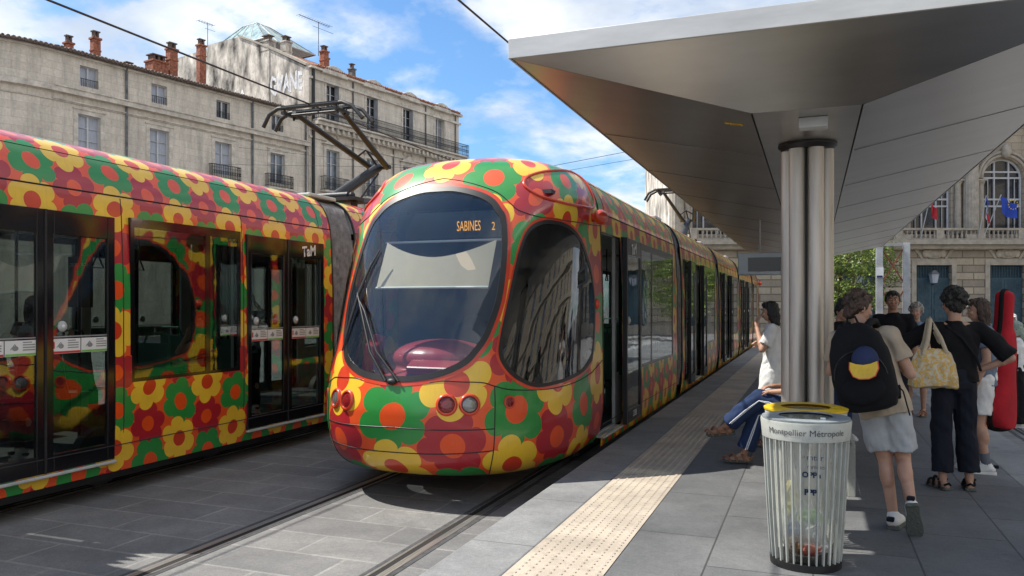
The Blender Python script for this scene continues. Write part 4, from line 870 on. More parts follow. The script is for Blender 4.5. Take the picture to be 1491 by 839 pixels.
def house_low():
    h = thing('long_low_house', 'long low weathered stone house with a rounded corner and brick chimneys, behind the left tram', 'building', FO, FRZ)
    x0, x1 = -15.4, 2.86; H = 15.55+g_
    ups = [(x, 13.85+g_, 1.05, 1.15) for x in (-13.36, -9.06, -4.49, .0)]; mains = [(x, 10.15+g_, 1.28, 2.12) for x in (-13.36, -9.06, -4.49, .0)]; lows = [(x, 5.6+g_, 1.28, 2.6) for x in (-13.36, -9.06, -4.49, .0)]
    ops = [(x-w/2, x+w/2, z, z+hh) for x, z, w, hh in ups+mains+lows]
    m = MB()
    for a, b, c, d in cells(x0, x1, 0, H, ops): m.bb(a, b, 0, .45, c, d)
    # rounded corner towards the left, then a side street front
    n = 14; Rr = 7.0; ring0 = []
    for i in range(n+1):
        a = math.pi/2*i/n*.95; ring0.append((x0-Rr*math.sin(a), Rr-Rr*math.cos(a)))
    ring0.append((ring0[-1][0]-.1, ring0[-1][1]+14))
    m.loft([[Vector((x, y, 0)), Vector((x, y, H)), Vector((x+.3, y+.3, H)), Vector((x+.3, y+.3, 0))] for x, y in ring0])
    m.build('wall', 'stone_left', h)
    m = MB(); m.bb(x0, x1, 5, 9, 0, H-.3); m.bb(x1-.3, x1-.01, .46, 9, 0, H-.1); m.build('core', 'render_flank', h)
    def band(z, hh, p):
        m = MB(); m.bb(x0, x1+.0, -p, -.001, z, z+hh); m.bb(x0, x1, -p-.07, -.001, z+hh, z+hh+.07)
        m.loft([[Vector((x0-(Rr+p)*math.sin(a), Rr-(Rr+p)*math.cos(a), z)), Vector((x0-(Rr+p)*math.sin(a), Rr-(Rr+p)*math.cos(a), z+hh)), Vector((x0-(Rr-.01)*math.sin(a), Rr-(Rr-.01)*math.cos(a), z+hh)), Vector((x0-(Rr-.01)*math.sin(a), Rr-(Rr-.01)*math.cos(a), z))] for a in [math.pi/2*i/n*.95 for i in range(n+1)]])
        return m.build('cornice', 'trim_grey', h)
    band(13.22+g_, .28, .28); band(12.75+g_, .07, .06); band(9.5+g_, .22, .14); band(15.35+g_, .16, .12)
    for x, z, w, hh in mains+lows: m = MB(); surround(m, x, z, w, hh); m.build('window_surround', 'trim_grey', h)
    for x, z, w, hh in ups: french_window(h, x, z, w, hh, rows=1, pane='curtain' if x < -8 else 'pane_dark')
    for x, z, w, hh in mains+lows: french_window(h, x, z, w, hh, pane='curtain' if x < -2 else 'pane_blue')
    for x, z, w, hh in ups:
        m = MB(); m.bb(x-w/2, x+w/2, .02, .05, z+.42, z+.45)
        for k in range(10): q = x-w/2+w*k/9; m.bb(q-.01, q+.01, .025, .045, z, z+.42)
        m.build('guard_rail', 'iron', h)
    for x in (-4.49, .0): rail_panel(h, x-1.1, x+1.1, 9.85+g_, 10.75+g_, -.001, .4)
    rf = MB(); rf.add([(x0, -.35, H), (x1, -.35, H), (x1, 5.5, H+1.6), (x0, 5.5, H+1.6), (x0, -.35, H-.08), (x1, -.35, H-.08), (x1, 5.5, H-.08), (x0, 5.5, H-.08)], [(0, 1, 2, 3), (4, 5, 1, 0), (5, 6, 2, 1), (7, 4, 0, 3), (6, 7, 3, 2), (7, 6, 5, 4)])
    rf.loft([[Vector((x0-(Rr+.35)*math.sin(a), Rr-(Rr+.35)*math.cos(a), H-.08)), Vector((x0-(Rr+.35)*math.sin(a), Rr-(Rr+.35)*math.cos(a), H)), Vector((x0-1*math.sin(a), Rr-1*math.cos(a), H+1.4)), Vector((x0-1*math.sin(a), Rr-1*math.cos(a), H-.08))] for a in [math.pi/2*i/n*.95 for i in range(n+1)]])
    tile_edge(rf, x0, x1-.1, -.32, H+.02)
    for i in range(44): a = math.pi/2*i/44*.95; rf.tube([(x0-(Rr+.42)*math.sin(a), Rr-(Rr+.42)*math.cos(a), H+.0), (x0-(Rr-.3)*math.sin(a), Rr-(Rr-.3)*math.cos(a), H+.15)], .10, 6)
    rf.build('roof', 'old_tile', h)
    for x in (-11.2, -2.2, 2.55): MB().tube([(x, -.09, 0), (x, -.09, H-.1)], .07, 8).build('downpipe', 'lead', h, 60)
    for x, y, z1, w, d in ((-13.45, 2.0, 16.6, .40, .36), (-11.89, 2.0, 17.3, .44, .40), (-6.98, 3.5, 17.4, 1.05, .95), (-5.95, 3.4, 18.5, .58, .5), (-3.28, 4.0, 19.6, .50, .42), (-8.3, 4.5, 16.8, .5, .4)): chimney(h, x, y, H-.05, z1+g_, w, d, pots=3 if w > 1 else 2)
house_low()
def house_tall():
    h = thing('tall_house', 'taller stone house with a long iron balcony, red tiled roof and a graffiti flank', 'building', FO, FRZ)
    x0, x1 = 2.9, 21.2; H = 19.2+g_
    X = (5.27, 9.6, 14.0, 18.36)
    top = [(x, 15.42+g_, 1.3, 2.9) for x in X]; mid = [(x, 10.35+g_, 1.35, 3.0) for x in X]; low = [(x, 5.0+g_, 1.4, 3.2) for x in X]
    ops = [(x-w/2, x+w/2, z, z+hh) for x, z, w, hh in top+mid+low]; m = MB()
    for a, b, c, d in cells(x0, x1, 0, H, ops): m.bb(a, b, 0, .45, c, d)
    m.bb(x1-.4, x1, .46, 13, 0, H-.01); m.build('wall', 'stone_right', h)
    MB().bb(x0+.5, x1-.5, 5, 12, 0, H-.3).build('core', 'render_flank', h)
    # blank flank stepping up to the glass roof
    pr = [(.46, 0), (12.0, 0), (16.5, 0), (16.5, 22.4+g_), (11.9, 22.5+g_), (11.7, 22.8+g_), (7.9, 22.75+g_), (4.4, 21.25+g_), (.46, 19.25+g_)]
    MB().prism(pr, lambda a, b: (x0+.001, a, b), lambda a, b: (x0+.45, a, b)).build('flank_wall', 'render_flank', h)
    m = MB(); m.prism([(0.2, 19.22+g_), (4.4, 21.27+g_), (4.4, 21.47+g_), (0.2, 19.42+g_)], lambda a, b: (x0-.12, a, b), lambda a, b: (x0+.6, a, b)); m.prism([(4.4, 21.27+g_), (7.9, 22.77+g_), (7.9, 22.92+g_), (4.4, 21.42+g_)], lambda a, b: (x0-.1, a, b), lambda a, b: (x0+.6, a, b)); m.build('coping', 'stone_trim', h)
    chimney(h, x0+.25, 4.75, 15, 21.8+g_, .6, 1.0, 'render_flank', 1)
    chimney(h, 3.4, 3.0, 19.5, 21.5+g_, .62, .6, 'render_flank', 2); chimney(h, 6.33, 2.0, 19.4, 21.4+g_, .5, .5, 'brick', 2); chimney(h, 10.4, 3.0, 19.8, 21.2+g_, .42, .45, 'lead', 1); chimney(h, 7.6, 3.2, 19.8, 21.4+g_, .4, .5, 'lead', 1)
    # skylight
    b0 = [(x0+.3, 5.2), (x0+.3, 12.2), (x0+5.5, 12.2), (x0+5.5, 5.2)]; ap = [(x0+1.8, 8.0), (x0+1.8, 9.6), (x0+3.2, 9.6), (x0+3.2, 8.0)]; zb, za = 22.3+g_, 24.4+g_
    sk = MB().loft([[Vector((x, y, zb)) for x, y in b0], [Vector((x, y, za)) for x, y in ap]]).build('glass_roof', 'skylight', h)
    m = MB()
    for i in range(4):
        for k in range(5):
            t = k/4; p = Vector((*b0[i], zb)).lerp(Vector((*b0[(i+1) % 4], zb)), t); q = Vector((*ap[i], za)).lerp(Vector((*ap[(i+1) % 4], za)), t); m.tube([p, q], .05, 5)
    for z, k in ((zb, 0), (za, 1)): m.tube([Vector((*p, z)) for p in (b0, ap)[k]], .06, 5, True)
    m.build('glazing_bar', 'lining_grey', sk)
    text('GVANE', 1.5, 'graffiti_white', h, lambda X_, Y_, Z_: Vector((x0-.012+Z_, 2.45-X_*.72, 18.2+g_+Y_*1.25+.10*math.sin(X_*5)+.05*math.sin(X_*17))), bold=.05, name='graffiti')
    text('ROSA', 1.1, 'graffiti_white', h, lambda X_, Y_, Z_: Vector((x0-.012+Z_, 8.6-X_*1.1, 18.1+g_+Y_*1.2+.1*math.sin(X_*5))), bold=.01, name='graffiti')
    # roof, cornice, pediments
    rf = MB(); rf.add([(x0+.45, -.3, H+.05), (x1+.2, -.3, H+.05), (x1-2.5, 5.5, H+2.6), (x0+.45, 5.5, H+2.6), (x0+.45, -.3, H-.02), (x1+.2, -.3, H-.02), (x1+.2, 12, H-.02), (x0+.45, 12, H-.02), (x1+.2, 12, H+.05), (x0+.45, 12, H+.05)], [(0, 1, 2, 3), (4, 5, 1, 0), (1, 8, 2), (5, 6, 8, 1), (9, 3, 2, 8), (7, 4, 0, 9), (0, 3, 9), (6, 7, 9, 8), (7, 6, 5, 4)]); tile_edge(rf, x0+.5, x1, -.25, H+.1); rf.build('roof', 'roof_tile', h)
    m = MB(); m.bb(x0, x1+.15, -.16, -.001, H-.9, H-.72); m.bb(x0-.05, x1+.2, -.34, -.001, H-.16, H-.02); m.build('cornice', 'trim_grey', h)
    for x in X:
        m = MB(); pts = [(-1.3, 0), (-1.1, .38), (-.55, .62), (0, .74), (.55, .62), (1.1, .38), (1.3, 0)]; m.prism(pts, lambda a, b: (x+a, -.36, H+b-.25), lambda a, b: (x+a, .1, H+b-.25)); m.build('pediment', 'trim_grey', h, bev=.03)
    for x, z, w, hh in top: m = MB(); surround(m, x, z, w, hh, .2, .04); m.build('window_surround', 'trim_grey', h)
    for x, z, w, hh in mid:
        m = MB(); surround(m, x, z, w, hh, .26, .06); m.prism([(-1.15, 0), (1.15, 0), (0, .55)], lambda a, b: (x+a, -.22, z+hh+.36+b), lambda a, b: (x+a, -.001, z+hh+.36+b))
        for k in range(7): q = math.pi*k/6; m.ell((x+.55*math.cos(q), -.05, z+hh+1.05+.3*math.sin(q)), (.16, .10, .14))
        m.build('window_surround', 'trim_grey', h)
    for i, (x, z, w, hh) in enumerate(top): french_window(h, x, z, w, hh, 'window_white', 'pane_dark' if i < 3 else 'shutter_grey', (1,) if i < 3 else None, depth=.3, rows=4)
    for x, z, w, hh in mid: french_window(h, x, z, w, hh, 'window_white', 'pane_blue', rows=3)
    for x, z, w, hh in low: french_window(h, x, z, w, hh)
    rail_panel(h, x0+.3, x1+.3, 15.32+g_, 16.35+g_, -.001, .95)
    m = MB(); m.bb(x0+.2, x1+.3, -.75, -.001, 14.9+g_, 15.15+g_); m.bb(x0+.1, x1+.15, -.5, -.001, 14.55+g_, 14.85+g_); m.bb(x0, x1+.1, -.12, -.001, 13.95+g_, 14.1+g_)
    for i in range(33): x = x0+.5+i*.56; m.bb(x, x+.2, -.70, -.51, 14.6+g_, 14.88+g_)
    m.build('cornice', 'trim_grey', h)
    for x in X: rail_panel(h, x-1.25, x+1.25, 10.2+g_, 11.25+g_, -.001, .55)
    for x in X:
        m = MB()
        for sx in (-.8, .8): m.prism([(0, 10.05+g_), (-.5, 10.05+g_), (-.4, 9.75+g_), (-.1, 9.2+g_), (0, 9.0+g_)], lambda a, b: (x+sx-.14, a-.002, b), lambda a, b: (x+sx+.14, a-.002, b))
        m.build('bracket', 'trim_grey', h)
    for x, z1 in ((7.4, H-.2), (12.1, 15), (16.3, H-.2), (20.6, H-.2)): MB().tube([(x, -.08, 0), (x, -.08, z1)], .06, 8).build('downpipe', 'lead', h, 60)
    MB().tube([(x0+.35, -.12, 0), (x0+.35, -.12, H-.2)], .11, 8).build('downpipe', 'black_rubber', h, 60)
    def aerial(x, y, z0, z1, L, k=7):
        m = MB(); m.tube([(x, y, z0), (x, y, z1)], .025, 5); m.tube([(x-L, y, z1-.05), (x+L*.6, y, z1-.05)], .02, 5); m.tube([(x-L*.3, y, z1-.5), (x+L*.8, y, z1-.5)], .015, 5)
        for i in range(k): q = x-L+1.6*L*i/(k-1); m.tube([(q, y-.3, z1-.05), (q, y+.3, z1-.05)], .012, 4)
        m.build('aerial', 'iron', h)
    aerial(6.3, 2.6, 21.5, 24.2, 2.0, 14); aerial(x0+.6, 12.6, 21, 25.2, .9)
house_tall()

def opera():
    o = thing('opera_house', 'cream stone opera house with arched windows, columns, balustrade and blue doors', 'building', (-.3535*46.0, .9354*46.0, G), TH)
    s0, s1 = 10.35, 46.0; xs = [11.6+4.25*i for i in range(8)]; zg = g_
    doors = [x for x in xs if x > 16]; ops = [(x-1.02, x+1.02, 0, 3.92+zg) for x in doors]
    m = MB()
    for a, b, c, d in cells(s0, s1, 0, 5.0+zg, ops): m.bb(a, b, 0, .6, c, d)
    m.build('base_wall', 'stone_base', o)
    ops = [(x-1.18, x+1.18, 5.75+zg, 9.0+zg) for x in xs]; m = MB()
    for a, b, c, d in cells(s0, s1, 5.36+zg, 13.2+zg, [(x-1.18, x+1.18, 5.75+zg, 10.2+zg) for x in xs]): m.bb(a, b, .35, .9, c, d)
    for x in xs:                                            # arch heads: wall between the arch curve and the square opening
        ar = [(1.18*math.cos(math.pi*k/16), 9.0+zg+1.18*math.sin(math.pi*k/16)) for k in range(17)]
        for sx in (1, -1):
            P = [(sx*a, b) for a, b in ar[:9]]+[(sx*1.18, 10.2+zg)]
            m.prism(P, lambda a, b: (x+a, .35, b), lambda a, b: (x+a, .9, b))
    m.bb(s0, s1, .3, 1.4, 13.21+zg, 15+zg); m.build('upper_wall', 'stone_opera', o)
    MB().bb(s0, s1, 3, 16, 0, 14.9+zg).build('core', 'render_flank', o)
    m = MB(); m.bb(s0-.3, s1, -.75, .6, 5.08+zg, 5.33+zg); m.bb(s0-.15, s1, -.45, -.001, 4.85+zg, 5.06+zg); m.bb(s0-.3, s1, -.4, .29, 12.4+zg, 12.7+zg); m.bb(s0-.4, s1, -.65, .29, 13.3+zg, 13.65+zg); m.bb(s0, s1, -.04, -.001, 0, .6); m.build('cornice', 'stone_trim', o)
    # balustrade
    m = MB(); m.bb(s0-.2, s1, -.62, -.34, 5.9+zg, 6.02+zg); m.bb(s0-.2, s1, -.60, -.36, 5.335+zg, 5.43+zg)
    i = 0; x = s0
    while x < s1:
        if i % 9 == 0: m.bb(x-.2, x+.2, -.61, -.35, 5.43+zg, 5.9+zg)
        else: m.lathe([(.05, 5.43+zg), (.085, 5.56+zg), (.04, 5.74+zg), (.07, 5.9+zg)], (x, -.48, 0), 8, False)
        x += .26; i += 1
    m.build('balustrade', 'stone_trim', o, 40)
    def door(x):
        m = MB(); m.bb(x-1.0, x-.01, .25, .33, 0, 3.1+zg); m.bb(x+.01, x+1.0, .25, .33, 0, 3.1+zg); m.bb(x-1.02, x+1.02, .22, .34, 3.1+zg, 3.22+zg)
        for sx in (-1, 1):
            for z in (.3, 1.1, 1.9): m.bb(*sorted((x+sx*.15, x+sx*.85)), .215, .249, z, z+.62)
        for k in range(13): q = x-.95+1.9*k/12; m.bb(q-.02, q+.02, .24, .3, 3.22+zg, 3.9+zg)
        for k in range(4): m.bb(x-1.0, x+1.0, .235, .245, 3.3+zg+k*.16, 3.33+zg+k*.16)
        for sx in (-1, 1):                                 # lattice in the upper leaves
            for k in range(6): q = x+sx*(.2+.12*k); m.bb(q-.012, q+.012, .205, .214, 1.9, 3.0+zg)
        m.bb(x-1.0, x+1.0, .36, .40, 3.2+zg, 3.92+zg); d = m.build('door', 'door_blue', o)
        m = MB(); b = .28; m.bb(x-1.02-b, x-1.02, -.06, -.001, 0, 4.0+zg+b); m.bb(x+1.02, x+1.02+b, -.06, -.001, 0, 4.0+zg+b); m.bb(x-1.02, x+1.02, -.06, -.001, 3.93+zg, 4.0+zg+b); m.build('door_surround', 'stone_trim', o, bev=.02)
        m = MB(); m.ell((x, -.04, 4.6+zg), (.55, .10, .30)); m.ell((x, -.10, 4.6+zg), (.30, .10, .20))
        for sx in (-1, 1): m.ell((x+sx*.5, -.06, 4.6+zg), (.2, .08, .24)); m.prism([(.75, 4.3), (1.15, 4.84), (.95, 4.84), (.6, 4.3)], lambda a, b: (x+sx*a, -.05, b+zg), lambda a, b: (x+sx*a, -.001, b+zg))
        m.build('emblem', 'stone_trim', o, 50)
    for x in doors: door(x)
    def arch_window(x):
        m = MB(); y = .62; zb = 5.8+zg; zt = 9.0+zg; t = .085
        m.tube([(x+1.12, y, zb), (x+1.12, y, zt)]+[(x+1.12*math.cos(math.pi*k/16), y, zt+1.12*math.sin(math.pi*k/16)) for k in range(1, 16)]+[(x-1.12, y, zt), (x-1.12, y, zb)], .07, 6)
        for q in (-.42, .42): m.bb(x+q-t/2, x+q+t/2, y-.05, y+.05, zb, zt+1.0)
        for z in (7.35, 7.75, 9.0, 9.35): m.bb(x-1.1, x+1.1, y-.052, y+.045, z+zg, z+zg+.10)
        for q in (-.78, .78): m.bb(x+q-.02, x+q+.02, y-.03, y+.03, zb, zt)
        f = m.build('window', 'window_white', o)
        P = [(1.17, 5.76), (1.17, 9.0)]+[(1.17*math.cos(math.pi*k/12), 9.0+1.17*math.sin(math.pi*k/12)) for k in range(1, 12)]+[(-1.17, 9.0), (-1.17, 5.76)]
        MB().prism([(a, b+zg) for a, b in P], lambda a, b: (x+a, y+.07, b), lambda a, b: (x+a, y+.09, b)).build('pane', 'pane_dark', f)
        # moulded arch on small columns
        m = MB()
        for rr, yy, th in ((1.32, .30, .10), (1.52, .24, .09)): m.tube([(x+rr*math.cos(math.pi*k/20), yy, zt+rr*math.sin(math.pi*k/20)) for k in range(21)], th, 8)
        m.ell((x, .10, zt+1.55), (.28, .25, .42)); m.build('arch_moulding', 'stone_trim', o, 50)
        for sx in (-1, 1): small_column(x+sx*1.47, .16, 5.75+zg, 8.9+zg, .19)
    def small_column(x, y, z0, z1, r, fl=False, name='column'):
        m = MB(); m.bb(x-r*1.3, x+r*1.3, y-r*1.3, y+r*1.3, z0, z0+r*.7)
        n = 32 if fl else 16; rings = []
        for k in range(9):
            t = k/8; z = z0+r*.9+(z1-r*1.9-z0-r*.9)*t; rr = r*(1-.13*t*t)
            rings.append([Vector((x+rr*(1-(.07 if fl and j % 2 else 0))*math.cos(2*math.pi*j/n), y+rr*(1-(.07 if fl and j % 2 else 0))*math.sin(2*math.pi*j/n), z)) for j in range(n)])
        m.loft(rings); m.lathe([(r*1.15, z0+r*.7), (r*1.25, z0+r*.85), (r*1.02, z0+r)], (x, y, 0), 16); m.lathe([(r*.86, z1-r*1.95), (r*1.0, z1-r*1.6), (r*1.05, z1-r*1.0), (r*1.4, z1-r*.5)], (x, y, 0), 10)
        for j in range(8): a = 2*math.pi*j/8; m.ell((x+r*1.1*math.cos(a), y+r*1.1*math.sin(a), z1-r*.9), (r*.22, r*.22, r*.42), None, 6, 5)
        m.bb(x-r*1.4, x+r*1.4, y-r*1.4, y+r*1.4, z1-r*.5, z1); m.build(name, 'stone_trim', o, 45)
    for x in xs: arch_window(x)
    for i in range(9): x = 11.6-2.125+4.25*i; small_column(x, -.02, 5.36+zg, 12.4+zg, .42, True, 'great_column')
    # wall lanterns
    m = MB(); m.add([(s0-.3, -.6, 15.0+zg), (s1, -.6, 15.0+zg), (s1, 8, 18.5+zg), (s0+2, 8, 18.5+zg), (s1, 16, 15+zg), (s0-.3, 16, 15+zg)], [(0, 1, 2, 3), (3, 2, 4, 5), (0, 3, 5), (1, 4, 2), (0, 5, 4, 1)]); m.build('roof', 'lead', o)
    return doors
ODOORS = opera()
OF = Matrix.Translation(Vector((-.3535*46.0, .9354*46.0, G))) @ Matrix.Rotation(TH, 4, 'Z')
for x, lab in ((21.05+2.125+.1, 'glass wall lantern between the two visible blue doors of the opera house'), (21.05-2.125, 'glass wall lantern left of the visible blue doors, behind the steel frame')):
    l = thing('wall_lantern', lab, 'lantern', OF @ Vector((x+1.0, -.15, 2.9+.27)), TH, 'lanterns on the opera wall')
    MB().loft([[Vector((a*.13, b*.13, 0)) for a, b in ((-1, -1), (1, -1), (1, 1), (-1, 1))], [Vector((a*.2, b*.2, .5)) for a, b in ((-1, -1), (1, -1), (1, 1), (-1, 1))]]).build('glass_body', 'curtain', l)
    m = MB(); m.loft([[Vector((a*.23, b*.23, .5)) for a, b in ((-1, -1), (1, -1), (1, 1), (-1, 1))], [Vector((a*.08, b*.08, .72)) for a, b in ((-1, -1), (1, -1), (1, 1), (-1, 1))]]); m.build('cap', 'lead', l)
    MB().box((0, .1, -.1), (.06, .2, .06)).build('bracket', 'iron', l)
def flag(s, z, lab, cols, L, H, droop, tilt):
    f = thing('flag', lab, 'flag', OF @ Vector((s, -.55, z+.27)), TH, 'flags on the opera balcony')
    MB().tube([(0, 0, 0), (tilt*.9, -.9, 2.3)], .028, 8).build('flag_pole', 'window_white', f, 60)
    n = 14; mats = list(dict.fromkeys(cols)); m = MB(); p0 = Vector((tilt*.86, -.86, 2.2))
    for i in range(n):
        m.cur = mats.index(cols[min(len(cols)-1, int(i/n*len(cols)))])
        def P(i, j):
            a = i/n; return p0+Vector((L*a*(1-droop)+.05*math.sin(6*a+j), -.1*math.sin(7*a+1.5*j), -droop*L*a*1.0-H*j*(1-.12*a)-.15*a*(1-droop)*math.sin(3*a)))
        vs = [P(i, 0), P(i+1, 0), P(i+1, .5), P(i, .5), P(i+1, 1), P(i, 1)]; m.add(vs+[v+Vector((0, .012, 0)) for v in vs], [(0, 1, 2, 3), (3, 2, 4, 5), (9, 8, 7, 6), (11, 10, 8, 9), (0, 6, 7, 1), (5, 4, 10, 11)])
    fl = m.build('cloth', mats, f, 60)
    if 'flag_blue' == cols[0] and len(cols) == 1:
        for k in range(12):
            a = math.pi*2*k/12; c = p0+Vector((L*.5+.26*math.cos(a), -.13, -H*.5+.26*math.sin(a))); ss = MB(); ss.prism([(.04*(1 if q % 2 == 0 else .42)*math.sin(math.pi*q/5), .04*(1 if q % 2 == 0 else .42)*math.cos(math.pi*q/5)) for q in range(10)], lambda x, y: c+Vector((x, -.03, y)), lambda x, y: c+Vector((x, .0, y))); ss.build('star', 'flag_gold', fl)
flag(26.9, 5.5, 'blue flag with a ring of gold stars flying from the opera balcony', ['flag_blue'], 1.25, .95, .30, .5)
flag(26.6, 5.45, 'limp blue, white and red flag hanging before an arched window', ['flag_blue', 'flag_white', 'flag_red'], 1.2, .62, .86, -.1)
flag(23.3, 5.4, 'red flag partly hidden by the edge of the shelter roof', ['flag_red'], .9, .8, .6, .1)

def side_block():
    h = thing('apartment_block', 'cream stone apartment block on the right of the square, mirrored in the cab window', 'building', (27, 44, G), -math.pi/2)
    L = 62; H = 17; xs = [2.2+3.9*i for i in range(15)]; zs = ((.6, 3.4), (5.2, 2.6), (9.0, 2.6), (12.8, 2.2)); ops = [(x-.65, x+.65, z, z+hh) for x in xs for z, hh in zs]; m = MB()
    for a, b, c, d in cells(0, L, 0, H, ops): m.bb(a, b, 0, .4, c, d)
    m.build('wall', 'stone_cream', h); m = MB()
    for z in (4.6, 8.4, 12.2, 16.2): m.bb(-.1, L+.1, -.3, -.001, z, z+.25)
    m.build('cornice', 'stone_trim', h); MB().bb(0, L, 4, 12, 0, H-.2).build('core', 'render_flank', h)
    f0 = french_window(h, 0, 0, 1.3, 2.6)
    for x in xs:
        for z, hh in zs:
            q = dup(f0, (x, 0, z), h); q.scale = (1, 1, hh/2.6)
    for c in list(f0.children): bpy.data.objects.remove(c)
    bpy.data.objects.remove(f0)
    m = MB(); m.bb(-.2, L+.2, -.3, 12, H, H+.3); m.build('roof', 'roof_tile', h)
side_block()

# ------------------------------------------------------------------ trees
def tree(loc, H, r, label, seed):
    rr = random.Random(seed); t = thing('plane_tree', label, 'tree', loc, 0, 'trees beyond the shelter'); m = MB()
    m.tube([(0, 0, 0), (.05, 0, H*.2), (-.03, .05, H*.42), (0, 0, H*.8)], [.17, .13, .10, .03], 10)
    tips = []
    for k in range(11):
        a = k*2.4; z0 = H*(.28+.04*k); p = Vector((r*.75*math.cos(a)*rr.uniform(.6, 1), r*.75*math.sin(a)*rr.uniform(.6, 1), z0+H*.16)); m.tube([(0, 0, z0), p*.5+Vector((0, 0, z0*.45)), p], [.07, .045, .015], 6); tips.append(p)
    m.build('trunk', 'bark', t, 60); m = MB()
    cl = []
    for k in range(95):
        a = rr.uniform(0, 6.28); q = rr.random()**.5; z = rr.uniform(.20, 1.0); env = math.sin(min(1, (z-.12)*1.25)*math.pi)**.6
        cl.append((Vector((r*q*env*math.cos(a), r*q*env*math.sin(a), H*z)), rr.uniform(.28, .5)*r/1.7))
    for c, cr in cl:
        for k in range(110):
            d = Vector((rr.gauss(0, 1), rr.gauss(0, 1), rr.gauss(0, .8))); d = d.normalized()*cr*rr.random()**.4; p = c+d; u = Vector((rr.gauss(0, 1), rr.gauss(0, 1), rr.gauss(0, 1))).normalized(); v = u.orthogonal().normalized(); s = rr.uniform(.05, .09); m.cur = 0 if rr.random() < .6 else 1
            m.add([p-u*s, p+v*s*.55, p+u*s, p-v*s*.55], [(0, 1, 2, 3)])
    m.build('crown', ['leaf', 'leaf_light'], t, fix=False); return t
tree((1.05, 36.6, G), 7.6, 1.9, 'small leafy green tree seen between the steel column and the frame', 3)
tree((1.9, 44.0, G), 8.5, 2.2, 'taller leafy tree standing behind the small one, mirrored in the tram windows', 5)
